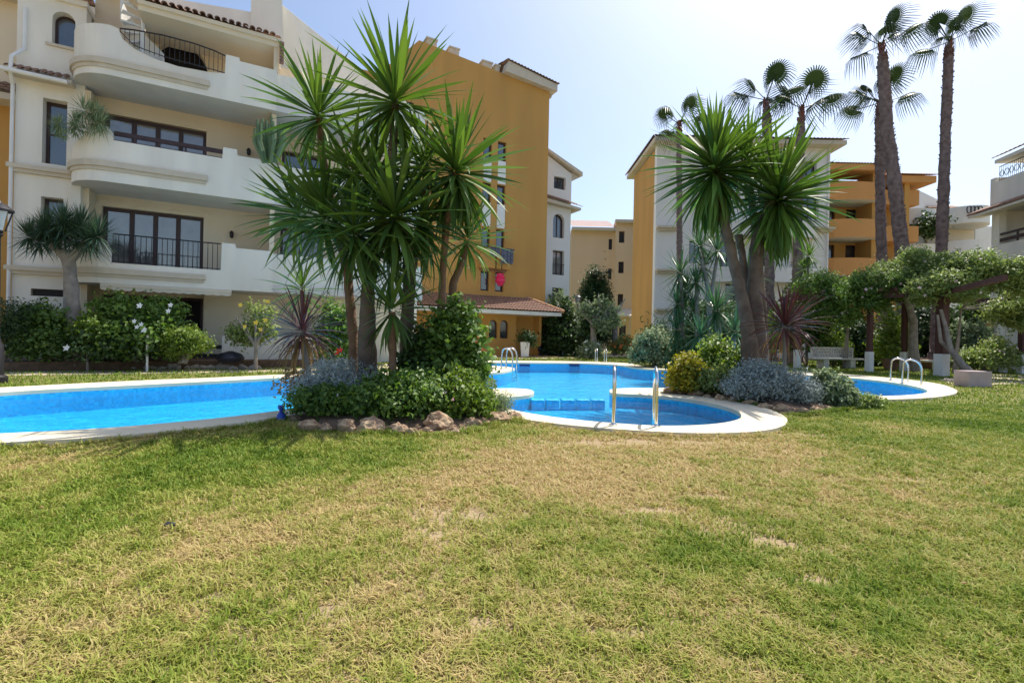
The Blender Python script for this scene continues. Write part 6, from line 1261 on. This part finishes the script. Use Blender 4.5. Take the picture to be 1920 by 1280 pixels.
# parasol and table
c = P(1384, 690, 19); t = thing('folded_parasol', 'folded blue and white parasol behind the right yucca trunk', 'parasol', (c.x, 19, 0))
part('pole', 'white_paint', t, lambda b: b.tube([(c.x, 19, 0), (c.x, 19, 2.0)], .025, 8)); zz = P(1384, 606, 19).z
part('canopy', 'blue_cloth', t, lambda b: b.lathe((c.x, 19, 0), [(.24, .7), (.30, .8), (.22, 1.1), (.17, 1.4), (.05, zz)], 12), smooth=True)
c = P(1340, 690, 18); t = thing('garden_table', 'small white table on the far bank beside the young yuccas', 'table', (c.x, 18, 0))
part('table_top', 'white_paint', t, lambda b: b.lathe((c.x, 18, 0), [(.36, 1.0), (.38, 1.02), (.36, 1.06)], 20)); part('leg', 'white_paint', t, lambda b: b.tube([(c.x, 18, 0), (c.x, 18, 1.0)], .04, 8))
# foreground odds
x, y = G(527, 792); t = thing('blue_bottle', 'blue plastic bottle shaped float standing by the coping at the left of the island', 'float', (x, y, 0))
part('body', 'blue_plastic', t, lambda b: b.lathe((x, y, 0), [(.045, 0), (.05, .02), (.05, .09), (.03, .12)], 14), smooth=True); part('neck', 'blue_plastic', t, lambda b: b.lathe((x, y, 0), [(.024, .121), (.024, .16), (.036, .165), (.036, .20), (.02, .21)], 12), smooth=True)
x, y = G(318, 990); t = thing('plastic_scrap', 'small dark twisted scrap of plastic lying on the lawn in the left foreground', 'litter', (x, y, 0.02))
part('scrap', 'black_plastic', t, lambda b: (b.hexa([(x - .028, y - .01, .01), (x - .004, y - .016, .012), (x, y + .012, .02), (x - .022, y + .014, .02), (x - .03, y - .006, .024), (x - .004, y - .01, .03), (x, y + .012, .03), (x - .022, y + .014, .032)]), b.hexa([(x + .004, y - .012, .012), (x + .032, y - .004, .008), (x + .026, y + .012, .016), (x + .006, y + .012, .02), (x + .004, y - .008, .03), (x + .03, y, .024), (x + .026, y + .012, .028), (x + .006, y + .012, .032)])))
x = P(432, 680, 13.7).x; t = tag(part('covered_tub', 'black_plastic', None, lambda b: b.lathe((x, 13.7, .34), [(.02, -.12), (.3, -.1), (.36, 0), (.28, .12), (.05, .2)], 14), smooth=True), 'dark covered tub on the ground before the low white wall', 'tub')
# fallen leaves on the lawn
lf = []
for k in range(120):
    Y = random.uniform(2, 6.5); X = random.uniform(-1, 1) * Y
    if inpoly(X, Y, OUTER) or inpoly(X, Y, ISL_L): continue
    a = random.uniform(0, 6.3); s = random.uniform(.008, .02); dx, dy = math.cos(a) * s, math.sin(a) * s; z = random.uniform(.02, .045)
    lf.append([(X - dx, Y - dy, z), (X - dy * .4, Y + dx * .4, z + .008), (X + dx, Y + dy, z), (X + dy * .4, Y - dx * .4, z + .006)])
V = np.array(lf).reshape(-1, 3); k = len(lf); tag(np_obj('fallen_leaves', V, np.arange(k * 4).reshape(k, 4), 'leaf_dead', attrs={'rnd': rng.random(k)}), 'dry brown leaf bits scattered over the lawn', 'leaves', kind='stuff')
